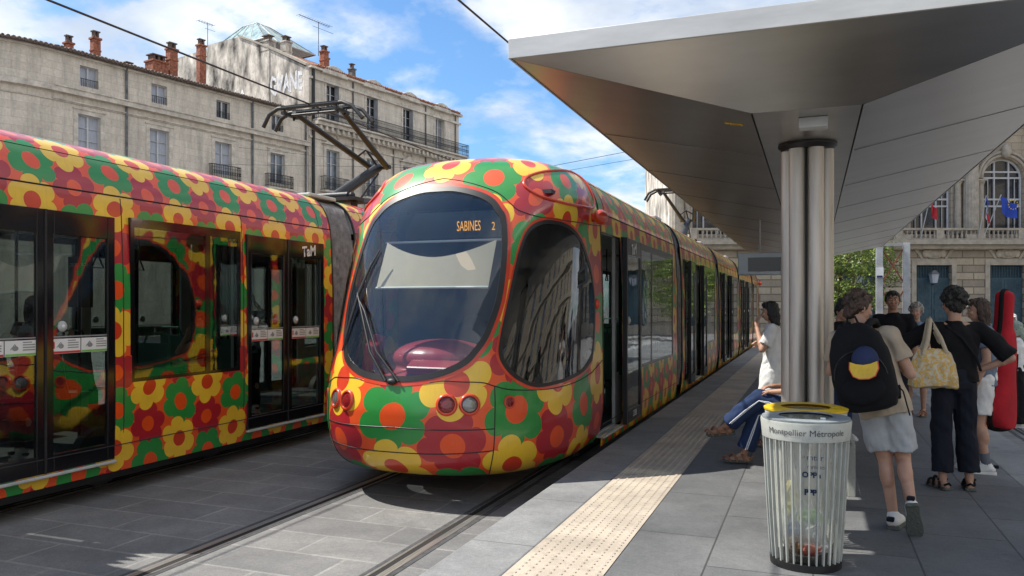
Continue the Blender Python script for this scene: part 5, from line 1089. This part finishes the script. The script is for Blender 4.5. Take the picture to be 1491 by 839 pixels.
#@@PART3
# ------------------------------------------------------------------ people
V = Vector
DJ = dict(pel=(0, 0, .96), ch=(0, 0, 1.29), nk=(0, -.01, 1.465), hd=(0, .015, 1.615),
          shL=(-.172, -.01, 1.40), shR=(.172, -.01, 1.40), elL=(-.225, -.03, 1.12), elR=(.225, -.03, 1.12), wrL=(-.225, .06, .88), wrR=(.225, .06, .88),
          hipL=(-.088, 0, .92), hipR=(.088, 0, .92), knL=(-.098, .02, .50), knR=(.098, .02, .50), anL=(-.098, -.03, .085), anR=(.098, -.03, .085), toL=(-.04, 1, 0), toR=(.04, 1, 0))
def zrot(d):
    return V((0, 0, 1)).rotation_difference(V(d).normalized()).to_matrix()
def person(label, loc, rz, H=1.75, J=None, skin='skin', hair=('hair_black', 'short'), top=('cloth_black', .55, -.10), bottom=('trousers', 'cloth_navy', .9), shoes=('sneaker', 'sneaker_white'), yaw=0, pitch=0, vox=.009, group=None, wide=1.0, face=True, hands=(None, None), legs=True):
    P = thing('person', label, 'person', loc, R(rz), group); P.scale = (H/1.75,)*3
    j = {k: V((J or {}).get(k, v)) for k, v in DJ.items()}
    ax = (j['nk']-j['pel']).normalized(); RM = zrot(ax); sd = (j['shR']-j['shL']); sd.normalize(); fw = ax.cross(sd).normalized()*1; RM = Matrix((sd, ax.cross(sd).normalized(), ax)).transposed() if abs(sd.dot(ax)) < .9 else RM
    RM = Matrix((sd-ax*sd.dot(ax), ax.cross(sd), ax)).transposed(); RM.col[0].normalize(); RM.col[1].normalize()
    at = lambda x, y, z: j['pel']+RM @ V((x, y, z)); LT = (j['nk']-j['pel']).length
    HM = Matrix.Rotation(R(yaw), 3, 'Z') @ Matrix.Rotation(R(pitch), 3, 'X'); hp = lambda x, y, z: j['hd']+HM @ V((x, y, z))
    b = MB()
    b.ell(at(0, 0, -.02), (.15, .105, .13), RM); b.ell(at(0, .0, .17), (.128, .092, .17), RM); b.ell(at(0, 0, .34), (.152, .102, .16), RM)
    b.cap(j['shL'], j['shR'], .052, .052); b.cap(at(0, 0, LT-.06), hp(0, -.02, -.05), .056, .050)
    b.ell(hp(0, -.006, .015), (.074, .092, .098), HM, 20, 14); b.ell(hp(0, .018, -.045), (.060, .070, .066), HM); b.ell(hp(0, .048, -.085), (.030, .028, .022), HM)
    b.cap(hp(0, .082, .005), hp(0, .103, -.026), .009, .014, 8); b.ell(hp(0, .082, -.058), (.026, .012, .011), HM)
    for s in (-1, 1): b.ell(hp(s*.076, -.008, -.012), (.010, .020, .030), HM, 8, 7); b.ell(hp(s*.035, .070, -.022), (.022, .02, .02), HM)
    for s, q in ((-1, 'L'), (1, 'R')):
        sh, el, wr = j['sh'+q], j['el'+q], j['wr'+q]
        b.cap(sh, el, .050, .037); b.cap(el, wr, .039, .026); b.ell(el.lerp(wr, .25), (.041,)*3)
        h = hands[0 if s < 0 else 1]; d = V(h[0]).normalized() if h else (wr-el).normalized(); n = V(h[1]) if h else V((-s, .2, 0)); n = (n-d*n.dot(d)).normalized(); sdv = d.cross(n)
        curl = h[2] if h else .45
        b.ell(wr+d*.048, (.038, .052, .017), Matrix((sdv, d, n)).transposed()); b.cap(wr, wr+d*.03, .025, .024)
        for k in range(4):
            f = [.9, 1.0, .94, .76][k]; p0 = wr+d*.08+sdv*(-.029+.0195*k); d1 = (d+n*curl*.7).normalized(); p1 = p0+d1*.036*f; d2 = (d+n*curl*2).normalized(); p2 = p1+d2*.026*f; d3 = (d+n*curl*3.4).normalized(); p3 = p2+d3*.02*f
            b.cap(wr+d*.04+sdv*(-.024+.016*k), p0, .010, .0095, 8); b.cap(p0, p1, .0095, .009, 8); b.cap(p1, p2, .009, .008, 8); b.cap(p2, p3, .008, .0072, 8)
        ts = -1 if (sdv.dot(V((0, 1, .3))) < 0) else 1
        t0 = wr+d*.02+sdv*ts*.026; t1 = t0+(sdv*ts*.8+d*.7+n*.35).normalized()*.042; b.cap(t0, t1, .013, .0105, 8); b.cap(t1, t1+(d+n*.5+sdv*ts*.15).normalized()*.03, .0105, .0085, 8)
        hi, kn, an = j['hip'+q], j['kn'+q], j['an'+q]; td = V(j['to'+q]).normalized()
        if legs:
            b.cap(hi, kn, .086, .054); b.ell(kn, (.055,)*3); b.cap(kn, an, .052, .034); b.ell(kn.lerp(an, .3)+V((0, -.018, 0)), (.052, .055, .11), zrot(kn-an)); 
            dn = (an-kn).normalized(); dn = (dn-td*dn.dot(td)).normalized() if abs(dn.dot(td)) < .98 else V((0, -1, 0))
            hl = an-td*.045+dn*.048; b.cap(hl, an+td*.12+dn*.056, .032, .028); b.cap(an+td*.10+dn*.055, an+td*.17+dn*.062, .034, .020); b.cap(an, an+td*.08+dn*.035, .034, .028)
    remesh(b, 'body', skin, P, max(vox*.85, .0072), 3, .4).name = 'body'
    # clothes
    if top:
        mt, slv, hem = top[:3]; m = MB(); w = wide
        prof = [(hem, .172*w, .128), (hem*.5, .170*w, .126), (0, .166*w, .122), (.14, .150*w, .114), (.30, .170*w, .126), (.385, .172*w, .116), (.435, .135, .095), (LT-.03, .078, .076), (LT+.005, .066, .068)]
        if len(top) > 3: prof = [p for p in top[3]] + [p for p in prof if p[0] > -.02]
        m.loft([[at(rx*math.cos(2*math.pi*k/24), ry*math.sin(2*math.pi*k/24), z) for k in range(24)] for z, rx, ry in prof])
        for q in 'LR':
            sh, el, wr = j['sh'+q], j['el'+q], j['wr'+q]; m.cap(sh.lerp(at(0, 0, .42), .5), sh, .062, .064)
            if slv > 0:
                e = sh.lerp(el, min(1, slv)); m.tube([sh, e], [.066, .064+.016*min(1, slv)*w], 14)
                if slv > 1: m.ell(el, (.056,)*3); m.tube([el, el.lerp(wr, slv-1)], [.055, .045], 12)
        g = remesh(m, 'top', mt, P, vox, 2, .5)
        wobble(g, lambda c: noise.noise(c*9+V(loc))*.013+noise.noise(V((c.x*16+c.z*9, c.y*16, c.z*7)))*.010)
    kind, mt, f = bottom
    if kind != 'none':
        m = MB(); r_ = bottom[2]
        if kind in ('trousers', 'shorts'):
            m.ell(j['pel']+V((0, 0, -.03)), (.168, .128, .12)); m.loft([[at(.158*math.cos(2*math.pi*k/20), .118*math.sin(2*math.pi*k/20), z) for k in range(20)] for z in (-.08, .09)])
            for q in 'LR':
                hi, kn, an = j['hip'+q], j['kn'+q], j['an'+q]
                if kind == 'shorts': m.cap(hi, hi.lerp(kn, .3), .10, .098); m.tube([hi, hi.lerp(kn, f)], [.10, .100], 16)
                else:
                    ww = .012 if wide > 1.1 else 0; ww = .014 if wide > 1.22 else ww
                    m.cap(hi, kn, .098, .074+ww); m.ell(kn, (.074+ww,)*3); m.tube([kn, kn.lerp(an, f)], [.073+ww, .068+ww*1.6], 16)
        else:                                                   # skirt / dress
            kz = (j['knL']+j['knR'])/2; hz = j['pel'].z-(j['pel'].z-.02)*f
            m.loft([[V((j['pel'].x*(1-t)+kz.x*t+rx*math.cos(2*math.pi*k/26), j['pel'].y*(1-t)+kz.y*t+ry*math.sin(2*math.pi*k/26)*(1+.04*math.sin(6*k)), j['pel'].z+.09+(hz-j['pel'].z-.09)*t)) for k in range(26)] for t, rx, ry in ((0, .150, .115), (.25, .185, .14), (.6, .20, .16), (1, .215, .175))])
        g = remesh(m, kind, mt, P, vox, 2, .5); g.name = kind
        wobble(g, lambda c: noise.noise(c*V((10, 10, 6))+V(loc))*.012+noise.noise(V((c.x*20+c.z*12, c.y*20, c.z*9)))*.008)
    if legs and shoes:
        for q in 'LR':
            an, kn = j['an'+q], j['kn'+q]; td = V(j['to'+q]).normalized(); dn = (an-kn).normalized(); dn = (dn-td*dn.dot(td)).normalized() if abs(dn.dot(td)) < .98 else V((0, -1, 0)); sv = td.cross(dn)
            sole = [(-.085, .030), (-.07, .040), (0, .036), (.08, .046), (.14, .048), (.18, .038), (.205, .015)]
            pl = [(a, w) for a, w in sole]+[(a, -w) for a, w in reversed(sole)]
            if shoes[0] == 'sneaker':
                m = MB(); hl = an-td*.035+dn*.035; m.cap(hl, an+td*.12+dn*.050, .046, .043); m.cap(an+td*.08+dn*.046, an+td*.165+dn*.056, .046, .030); m.cap(an+dn*.0, an+td*.06+dn*.03, .046, .042)
                s = remesh(m, 'shoe', shoes[1], P, .008, 2)
                m = MB(); m.prism(pl, lambda a, w: an+td*a+sv*w*1.12+dn*.062, lambda a, w: an+td*a+sv*w*1.15+dn*.092); m.build('sole', shoes[2] if len(shoes) > 2 else 'sneaker_white', s, bev=.006)
                m = MB(); m.box(an-td*.078+dn*.01, (.05, .05, .03)); m.build('heel_tab', 'cloth_navy', s, bev=.008)
                if len(shoes) > 3: MB().tube([an+dn*.01, an.lerp(kn, .28)], [.043, .047], 12).build('sock', shoes[3], P, 50)
            else:
                m = MB(); m.prism(pl, lambda a, w: an+td*a+sv*w*1.1+dn*.083, lambda a, w: an+td*a+sv*w*1.1+dn*.060); s = m.build('sandal', 'sole_grey', P, bev=.005)
                m = MB()
                for a, w, hh in ((.125, .050, .036), (.06, .046, .062), (-.02, .042, .05)):
                    m.tube([an+td*(a+.012*i)+sv*w*math.cos(math.pi*i/8)+dn*(.07-hh*1.25*math.sin(math.pi*i/8)) for i in range(9)], .011, 6)
                m.tube([an-td*.06+sv*.03+dn*.04, an-td*.085+dn*.02, an-td*.06-sv*.03+dn*.04], .010, 6); m.tube([an+sv*.045+td*.0+dn*.0, an+td*.05+dn*-.0, an-sv*.045+dn*.0], .010, 6); m.build('strap', shoes[1], s, 50)
    # hair
    hm, st = hair; m = MB(); sr = random.Random(hash(label) % 1000 if False else len(label))
    E_ = lambda x, y, z, a, c, d: m.ell(hp(x, y, z), (a, c, d), HM, 12, 9)
    if st != 'scarf':
        E_(0, -.016, .050, .083, .095, .074); E_(0, -.050, .0, .079, .058, .090); E_(0, .035, .088, .062, .05, .030)
        for s in (-1, 1): E_(s*.070, -.02, .02, .018, .05, .055)
    if st == 'messy':
        for k in range(34):
            a = sr.uniform(0, 6.28); e = sr.uniform(-.35, 1.45); E_(.080*math.cos(a)*math.cos(e), -.025+.088*math.sin(a)*math.cos(e) if math.sin(a) < .3 or e > .7 else -.02, .025+.095*math.sin(e), .026, .026, .022)
        E_(0, -.07, -.045, .066, .035, .06)
    if st == 'curly':
        for k in range(90):
            a = sr.uniform(0, 6.28); e = sr.uniform(-.3, 1.5)
            if math.sin(a) > .35 and e < .75: continue
            E_(.092*math.cos(a)*math.cos(e), -.02+.100*math.sin(a)*math.cos(e), .03+.112*math.sin(e), .024, .024, .024)
    if st in ('bob', 'long'):
        z = -.10 if st == 'bob' else -.16
        E_(0, -.062, -.05, .080, .046, .11); E_(0, -.06, z-.02, .076, .040, .075)
        for s in (-1, 1): E_(s*.070, -.022, -.04, .022, .052, .10); E_(s*.062, -.035, z, .026, .045, .07)
    if st == 'bun': E_(0, -.07, .11, .042, .042, .04)
    if st == 'scarf':
        E_(0, -.018, .035, .092, .102, .095); E_(0, -.05, -.03, .084, .07, .10); E_(0, -.07, -.13, .06, .05, .08)
        for s in (-1, 1): E_(s*.066, .0, -.05, .022, .06, .08)
    if st == 'cap': E_(0, -.005, .055, .088, .10, .066); m.box(hp(0, .12, .055), (.13, .10, .012), HM)
    hm_ = remesh(m, 'hair' if st not in ('scarf', 'cap') else ('headscarf' if st == 'scarf' else 'cap'), hm, P, .0062, 1, .4)
    wobble(hm_, lambda c: noise.noise(V((c.x*75, c.y*75, c.z*22)))*.008+noise.noise(c*28)*.006)
    if face:
        for s in (-1, 1):
            m = MB(); m.ell(hp(s*.031, .083, .012), (.014, .008, .0065), HM, 10, 7); e = m.build('eye', 'eye_white', P, 60)
            MB().ell(hp(s*.031, .0885, .012), (.0065, .004, .0062), HM, 8, 7).build('iris', 'eye_dark', e, 60)
            MB().tube([hp(s*.014, .094, .030), hp(s*.032, .094, .036), hp(s*.050, .083, .030)], .0045, 6).build('eyebrow', hm if st not in ('scarf', 'cap') else 'hair_black', P, 60)
        MB().tube([hp(-.024, .083, -.058), hp(0, .095, -.056), hp(.024, .083, -.058)], .006, 6).build('mouth', 'lip', P, 60)
    P['_j'] = 0; del P['_j']
    return P, j, at, RM
def pw(P, v):                                                   # a point of a person in the place
    return Matrix.Translation(P.location) @ Matrix.Rotation(P.rotation_euler.z, 4, 'Z') @ Matrix.Diagonal((*P.scale, 1)) @ V(v)

# woman in white standing beyond the bench
person('woman in a white tunic with a dark bob, hand at her mouth, beyond the bench', (-.43, 9.5, 0), 88, 1.67, dict(elL=(-.21, .10, 1.16), wrL=(-.08, .17, 1.42), elR=(.2, .08, 1.13), wrR=(.06, .16, 1.2), nk=(0, .0, 1.46), hd=(0, .03, 1.605)),
       hair=('hair_black', 'bob'), top=('cloth_white', .75, -.14), bottom=('skirt', 'cloth_white', .52), shoes=('sandal', 'leather_tan'), pitch=-8, hands=(((.05, -.05, 1), (.6, -.6, 0), .5), None))
# seated on the bench, legs crossed
sp, sj, _, _ = person('person sitting cross-legged on the bench in blue trousers and tan sandals', (-.04, 8.30, 0), 90, 1.74, dict(pel=(0, -.02, .56), ch=(0, -.09, .88), nk=(0, -.08, 1.06), hd=(0, -.04, 1.21), shL=(-.17, -.08, 1.0), shR=(.17, -.08, 1.0), elL=(-.24, .10, .79), elR=(.22, .08, .78), wrL=(-.12, .34, .76), wrR=(.05, .32, .80),
        hipL=(-.09, .0, .55), hipR=(.09, .0, .55), knL=(-.05, .46, .69), knR=(.07, .47, .53), anL=(.05, .80, .37), anR=(.07, .62, .095), toL=(-.02, 1, -.12), toR=(-.05, 1, 0)), skin='skin_tan', hair=('hair_brown', 'short'), top=('cloth_white', .7, -.06), bottom=('trousers', 'denim_blue', .86), shoes=('sandal', 'leather_tan'), wide=1.25, hands=(((.5, .8, -.1), (0, 0, -1), .5), ((-.4, .8, 0), (0, 0, -1), .5)))
for q, s in (('L', -1), ('R', -1)):
    for o in (0, .016):
        MB().tube([sj['hip'+q]+V((s*.100, .05, .0-o)), sj['kn'+q].lerp(sj['hip'+q], .2)+V((s*.094, 0, -o)), sj['kn'+q]+V((s*.092, .0, -.02)), sj['kn'+q].lerp(sj['an'+q], .4)+V((s*.092, -o, -.0)), sj['kn'+q].lerp(sj['an'+q], .85)+V((s*.094, -o, 0))], .0055, 5).build('trouser_stripe', 'denim_stripe', sp, 60)
# man with the backpack
bp_, bj, bat, bRM = person('man in sand T-shirt and pale shorts leaning by the steel column, seen from behind', (.565, 6.36, 0), -14, 1.76, dict(pel=(-.10, 0, .935), ch=(-.185, .0, 1.26), nk=(-.235, .02, 1.43), hd=(-.265, .05, 1.575), shL=(-.41, .0, 1.345), shR=(-.045, -.0, 1.385), elL=(-.47, .10, 1.09), elR=(.085, .03, 1.10), wrL=(-.29, .29, 1.14), wrR=(-.03, .25, 1.16),
        hipL=(-.185, 0, .90), hipR=(-.01, 0, .90), knL=(-.09, .05, .49), knR=(.03, .06, .50), anL=(-.02, -.02, .085), anR=(.12, -.17, .20), toL=(.10, 1, 0), toR=(.02, .45, -.9)), hair=('hair_brown', 'messy'), top=('cloth_sand', .62, -.14), bottom=('shorts', 'denim_pale', .86), shoes=('sneaker', 'sneaker_white', 'sole_grey'), yaw=-48, pitch=-14, vox=.0075, wide=1.06,
        hands=(((.7, .6, .2), (0, 0, 1), .8), ((-.7, .6, .2), (0, 0, 1), .8)))
def backpack():
    b = thing('backpack', 'big black backpack on the back of the man beside the column', 'backpack', pw(bp_, bat(-.035, -.225, .225)), R(-14)); b.rotation_euler = (R(-4), R(-13), R(-14)); b.scale = (.92, .95, .95); m = MB(); rings = []
    for z, w, d in ((-.33, .12, .07), (-.31, .19, .10), (-.22, .225, .135), (-.05, .228, .140), (.12, .215, .125), (.24, .175, .10), (.31, .11, .07), (.335, .05, .035)):
        rings.append([V((w*math.copysign(abs(math.cos(a))**.65, math.cos(a)), d*math.copysign(abs(math.sin(a))**.7, math.sin(a)), z)) for a in [2*math.pi*k/28 for k in range(28)]])
    m.loft(rings); o = remesh(m, 'pack', 'cloth_black', b, .012, 2)
    wobble(o, lambda c: noise.noise(c*8)*.012)
    m = MB(); m.tube([V((.17*math.cos(a)*1.12, -.10-.035*math.sin(max(0, math.sin(a))), -.08+.20*math.sin(a))) for a in [math.pi*k/16 for k in range(17)]], .006, 6); m.build('zip', 'dark_metal', b, 60)
    m = MB(); m.ell((0, -.13, -.17), (.165, .035, .11)); m.build('front_pocket', 'cloth_black', b, 60)
    for s in (-1, 1):
        m = MB(); m.tube([(s*.09, .06, .30), (s*.115, .13, .335), (s*.125, .24, .34), (s*.13, .33, .24), (s*.15, .34, .05), (s*.19, .26, -.12), (s*.20, .08, -.26)], [.028, .030, .030, .028, .024, .016, .014], 8); m.build('shoulder_strap', 'strap_black', b, 60)
    MB().tube([(-.04, .04, .33), (-.03, .03, .385), (.03, .03, .385), (.04, .04, .33)], .010, 6).build('grab_handle', 'strap_black', b, 60)
    MB().tube([(.21, .02, -.16), (.245, .03, -.22), (.25, .04, -.40)], .006, 6).build('hanging_strap', 'strap_black', b, 60)
    c = thing('baseball_cap', 'navy child cap with a yellow brim hung on the black backpack', 'cap', pw(bp_, bat(.03, -.375, .27)), 0); c.rotation_euler = (R(-6), R(-5), R(-14))
    m = MB(); m.ell((0, 0, 0), (.088, .055, .085), None, 22, 13); m.box((0, .02, -.02), (.15, .05, .10)); c1 = remesh(m, 'crown', 'cloth_cap', c, .008, 2); c.scale = (1.02, 1.1, 1.12)
    pl = [(-.088, -.015), (-.092, -.06), (-.07, -.105), (-.03, -.122), (.03, -.122), (.07, -.105), (.092, -.06), (.088, -.015), (.045, -.03), (0, -.036), (-.045, -.03)]
    f = lambda x, z, o: V((x, -.052-.16*(x*x)*-1.6-.05*(-.015-z)*4*.25+o, z))
    m = MB(); m.prism(pl, lambda a, b: f(a, b, -.006), lambda a, b: f(a, b, .0)); m.build('brim', 'bin_yellow', c)
    MB().tube([f(a, b, -.003) for a, b in pl[:8]], .0045, 6).build('brim_edge', 'orange_red', c, 60)
    MB().ell((0, -.01, .083), (.010, .010, .006)).build('button', 'cloth_navy', c, 60)
backpack()
# woman in black with the tote bag
wb, wj, wat, _ = person('woman all in black, curly haired, hand on hip, seen from behind', (1.15, 7.88, 0), 12, 1.75, dict(elR=(.43, -.07, 1.15), wrR=(.205, .03, 1.03), elL=(-.39, .10, 1.25), wrL=(-.47, .34, 1.31), shL=(-.19, .0, 1.405), shR=(.19, -.01, 1.405), knL=(-.10, .01, .50), knR=(.105, .02, .50), anL=(-.10, -.03, .085), anR=(.12, -.02, .085), toL=(-.25, 1, 0), toR=(.3, 1, 0)),
        hair=('hair_black', 'curly'), top=('cloth_black', .95, -.02), bottom=('trousers', 'cloth_navy', .84), shoes=('sandal', 'strap_black'), vox=.0075, wide=1.18, yaw=12, pitch=-4, hands=(((-.3, .9, .1), (0, 0, -1), .4), ((-.9, .2, -.35), (-.2, .3, -.9), .5)))
MB().tube([wat(-.09, -.06, .47), wat(.02, -.135, .36), wat(.13, -.138, .20), wat(.19, -.07, .08)], .011, 6).build('cross_strap', 'strap_black', wb, 60)
def tote():
    t = thing('tote_bag', 'cream tote bag with a yellow print hanging from the shoulder of the woman in black', 'tote bag', pw(wb, (-.21, -.12, 1.02)), R(18)); m = MB(); rings = []
    for z, w, d in ((-.13, .17, .04), (-.12, .20, .075), (-.03, .205, .09), (.08, .185, .075), (.16, .15, .045), (.20, .13, .02)):
        rings.append([V((w*math.copysign(abs(math.cos(a))**.6, math.cos(a))+.012*math.sin(5*a+z*20), d*math.sin(a)+.008*math.sin(7*a+z*30), z+.012*math.sin(3*a))) for a in [2*math.pi*k/28 for k in range(28)]])
    m.loft(rings); o = remesh(m, 'bag', 'tote_print', t, .009, 1)
    wobble(o, lambda c: noise.noise(c*V((22, 22, 9)))*.012)
    for y in (-.03, .03): MB().tube([(-.10, y, .16), (-.06, y*.9, .28), (-.005, y*.4+.06, .46), (.02, .13, .475), (.06, y*.9+.02, .30), (.10, y, .17)], [.018, .019, .02, .02, .019, .018], 6).build('strap', 'canvas', t, 60)
mt_ = bpy.data.materials.new('tote_print'); mt_.use_nodes = True; t_ = NT(mt_.node_tree); tc_ = t_.n('ShaderNodeTexCoord'); vo_ = t_.n('ShaderNodeTexNoise', {'Vector': tc_.outputs['Object'], 'Scale': 16, 'Detail': 2, 'Distortion': 1.5}); mt_.node_tree.links.new(t_.ramp(vo_.outputs[0], [(.46, (.58, .52, .40)), (.50, (.60, .38, .10)), (.60, (.62, .40, .12)), (.63, (.55, .50, .40))]), mt_.node_tree.nodes['Principled BSDF'].inputs['Base Color']); mt_.node_tree.nodes['Principled BSDF'].inputs['Roughness'].default_value = .9; M['tote_print'] = mt_
tote()
# girl behind her, cello case on her back
gp, gj, gat, _ = person('girl with brown hair and white sneakers, half hidden behind the woman in black', (1.53, 8.78, 0), 80, 1.70, dict(hd=(0, .04, 1.60), knL=(-.10, .04, .50), anL=(-.10, -.03, .085), anR=(.10, .05, .085)), hair=('hair_brown', 'long'), top=('cloth_bluegrey', .6, -.10), bottom=('shorts', 'cloth_white', .8), shoes=('sneaker', 'sneaker_white', 'sneaker_white', 'sock_grey'), yaw=10, pitch=-6)
def cello():
    c = thing('cello_case', 'tall red cello case with black edges carried behind the girl', 'instrument case', (1.70, 9.02, .40), R(68)); c.rotation_euler = (R(2), R(2), R(60)); c.scale = (1.0, 1.0, .98)
    prof = [(0, .10), (.03, .17), (.12, .205), (.30, .20), (.45, .165), (.55, .150), (.66, .165), (.80, .165), (.90, .13), (.98, .085), (1.10, .075), (1.25, .075), (1.34, .07), (1.375, .03)]
    P = catmull(np.array(prof), 5); rings = []
    for z, w in P:
        d = .135*(1-.35*(z/1.375)); d = min(d, w*1.05); rings.append([V((w*math.copysign(abs(math.cos(a))**.75, math.cos(a)), d*math.copysign(abs(math.sin(a))**.6, math.sin(a)), z)) for a in [2*math.pi*k/26 for k in range(26)]])
    MB().loft(rings).build('shell', 'cloth_red', c, 60)
    m = MB(); m.tube([(w*1.01, 0, z) for z, w in P]+[(-w*1.01, 0, z) for z, w in reversed(P)], .022, 6, True); m.build('edge_trim', 'strap_black', c, 60)
    m = MB(); m.tube([(w*.72, -.118*(1-.35*z/1.375), z) for z, w in P if .1 < z < .75], .010, 6); m.build('pocket_zip', 'strap_black', c, 60)
    m = MB(); m.ell((0, 0, .02), (.16, .12, .06)); m.build('base_pad', 'strap_black', c, 60); MB().tube([(.10, .12, 1.0), (.15, .22, .9), (.15, .22, .5), (.12, .12, .4)], .022, 6).build('carry_strap', 'strap_black', c, 60)
cello()
person('man in black T-shirt with short dark hair, facing us behind the leaning man', (.93, 11.0, 0), 176, 1.80, dict(elL=(-.24, .02, 1.13), elR=(.24, .02, 1.13)), skin='skin_tan', hair=('hair_black', 'short'), top=('cloth_black', .6, -.12), bottom=('trousers', 'cloth_navy', .9), vox=.010)
person('older woman with short curly grey hair and a blue grey dress, facing us', (1.40, 12.9, 0), 165, 1.63, dict(elL=(-.22, .06, 1.12), wrL=(-.06, .2, 1.05), elR=(.24, .02, 1.12)), hair=('hair_grey', 'curly'), top=('cloth_bluegrey', .8, -.10), bottom=('skirt', 'cloth_bluegrey', .5), shoes=('sandal', 'leather_tan'), vox=.010, wide=1.12)
wr_, rj, rat, _ = person('woman in a black sleeveless top, hair in a bun, just right of the column', (.30, 10.3, 0), -140, 1.68, dict(elL=(-.22, .06, 1.14), wrL=(-.10, .26, 1.2), elR=(.22, .06, 1.14), wrR=(.08, .28, 1.22), hd=(0, .05, 1.60)), hair=('hair_black', 'bun'), top=('cloth_black', 0, -.1), bottom=('trousers', 'denim_blue', .9), vox=.010, pitch=-18)
hb = thing('handbag', 'pinkish red handbag held by the woman with the bun beside the column', 'bag', pw(wr_, (0, .30, 1.16)), R(-140)); m_ = MB(); m_.ell((0, 0, 0), (.15, .06, .09)); o_ = m_.build('bag', 'cloth_pink', hb, 60); MB().tube([(-.1, 0, .06), (-.08, 0, .16), (.08, 0, .16), (.1, 0, .06)], .010, 6).build('handle', 'cloth_pink', hb, 60)
person('woman with sage headscarf, white T-shirt and long black skirt at right edge', (2.93, 14.25, G), 78, 1.64, dict(elL=(-.23, .06, 1.15), wrL=(-.12, .24, 1.18)), skin='skin_dark', hair=('cloth_sage', 'scarf'), top=('cloth_white', .85, -.12), bottom=('skirt', 'cloth_black', .95), vox=.011, pitch=-12)
person('passer-by with a white cap far behind the red cello case', (3.42, 17.0, G), 170, 1.74, None, skin='skin_tan', hair=('cloth_white', 'cap'), top=('cloth_grey', .6, -.12), bottom=('trousers', 'denim_blue', .9), vox=.013)
# passengers behind the windows of the left tram
FL = G+.36
sit = dict(pel=(0, -.02, .56), ch=(0, -.09, .88), nk=(0, -.08, 1.06), hd=(0, -.04, 1.21), shL=(-.17, -.08, 1.0), shR=(.17, -.08, 1.0), elL=(-.23, .06, .76), elR=(.23, .06, .76), wrL=(-.10, .26, .74), wrR=(.10, .26, .74), hipL=(-.09, .0, .55), hipR=(.09, .0, .55), knL=(-.10, .44, .54), knR=(.10, .44, .54), anL=(-.10, .44, .10), anR=(.10, .44, .10))
pg = 'passengers in the left tram'
person('dark haired passenger standing behind the second door of the left tram', (XL+.55, 6.02-.35, FL), 10, 1.62, dict(elR=(.25, .1, 1.15), wrR=(.18, .3, 1.3)), hair=('hair_black', 'bob'), top=('cloth_black', .3, -.1), vox=.012, group=pg)
person('passenger resting chin on hand behind the large window of the left tram', (XL+.92, 7.55, FL+.12), 160, 1.7, dict(sit, elR=(.22, .18, .86), wrR=(.07, .14, 1.08)), hair=('hair_brown', 'short'), top=('cloth_black', .4, -.05), vox=.012, group=pg, hands=(None, ((-.1, 0, 1), (-.5, -.5, 0), .6)))
person('passenger in blue grey shirt gripping a pole behind the rear doors of left tram', (XL+.30, 9.15, FL), 60, 1.72, dict(elR=(.30, .2, 1.42), wrR=(.22, .36, 1.60)), skin='skin_tan', hair=('hair_brown', 'short'), top=('cloth_bluegrey', .6, -.1), vox=.012, group=pg, hands=(None, ((0, .3, 1), (-1, 0, 0), 1.0)))
person('passenger in pale grey shirt seated in the tram at the left edge', (XL+.75, 5.0, FL+.03), 0, 1.7, sit, hair=('hair_brown', 'short'), top=('cloth_grey', .6, -.05), vox=.012, group=pg)
for o in list(bpy.data.objects):
    if o.type == 'EMPTY' and o.parent is None and not o.children: bpy.data.objects.remove(o)
bpy.data.scenes.remove(TMP)
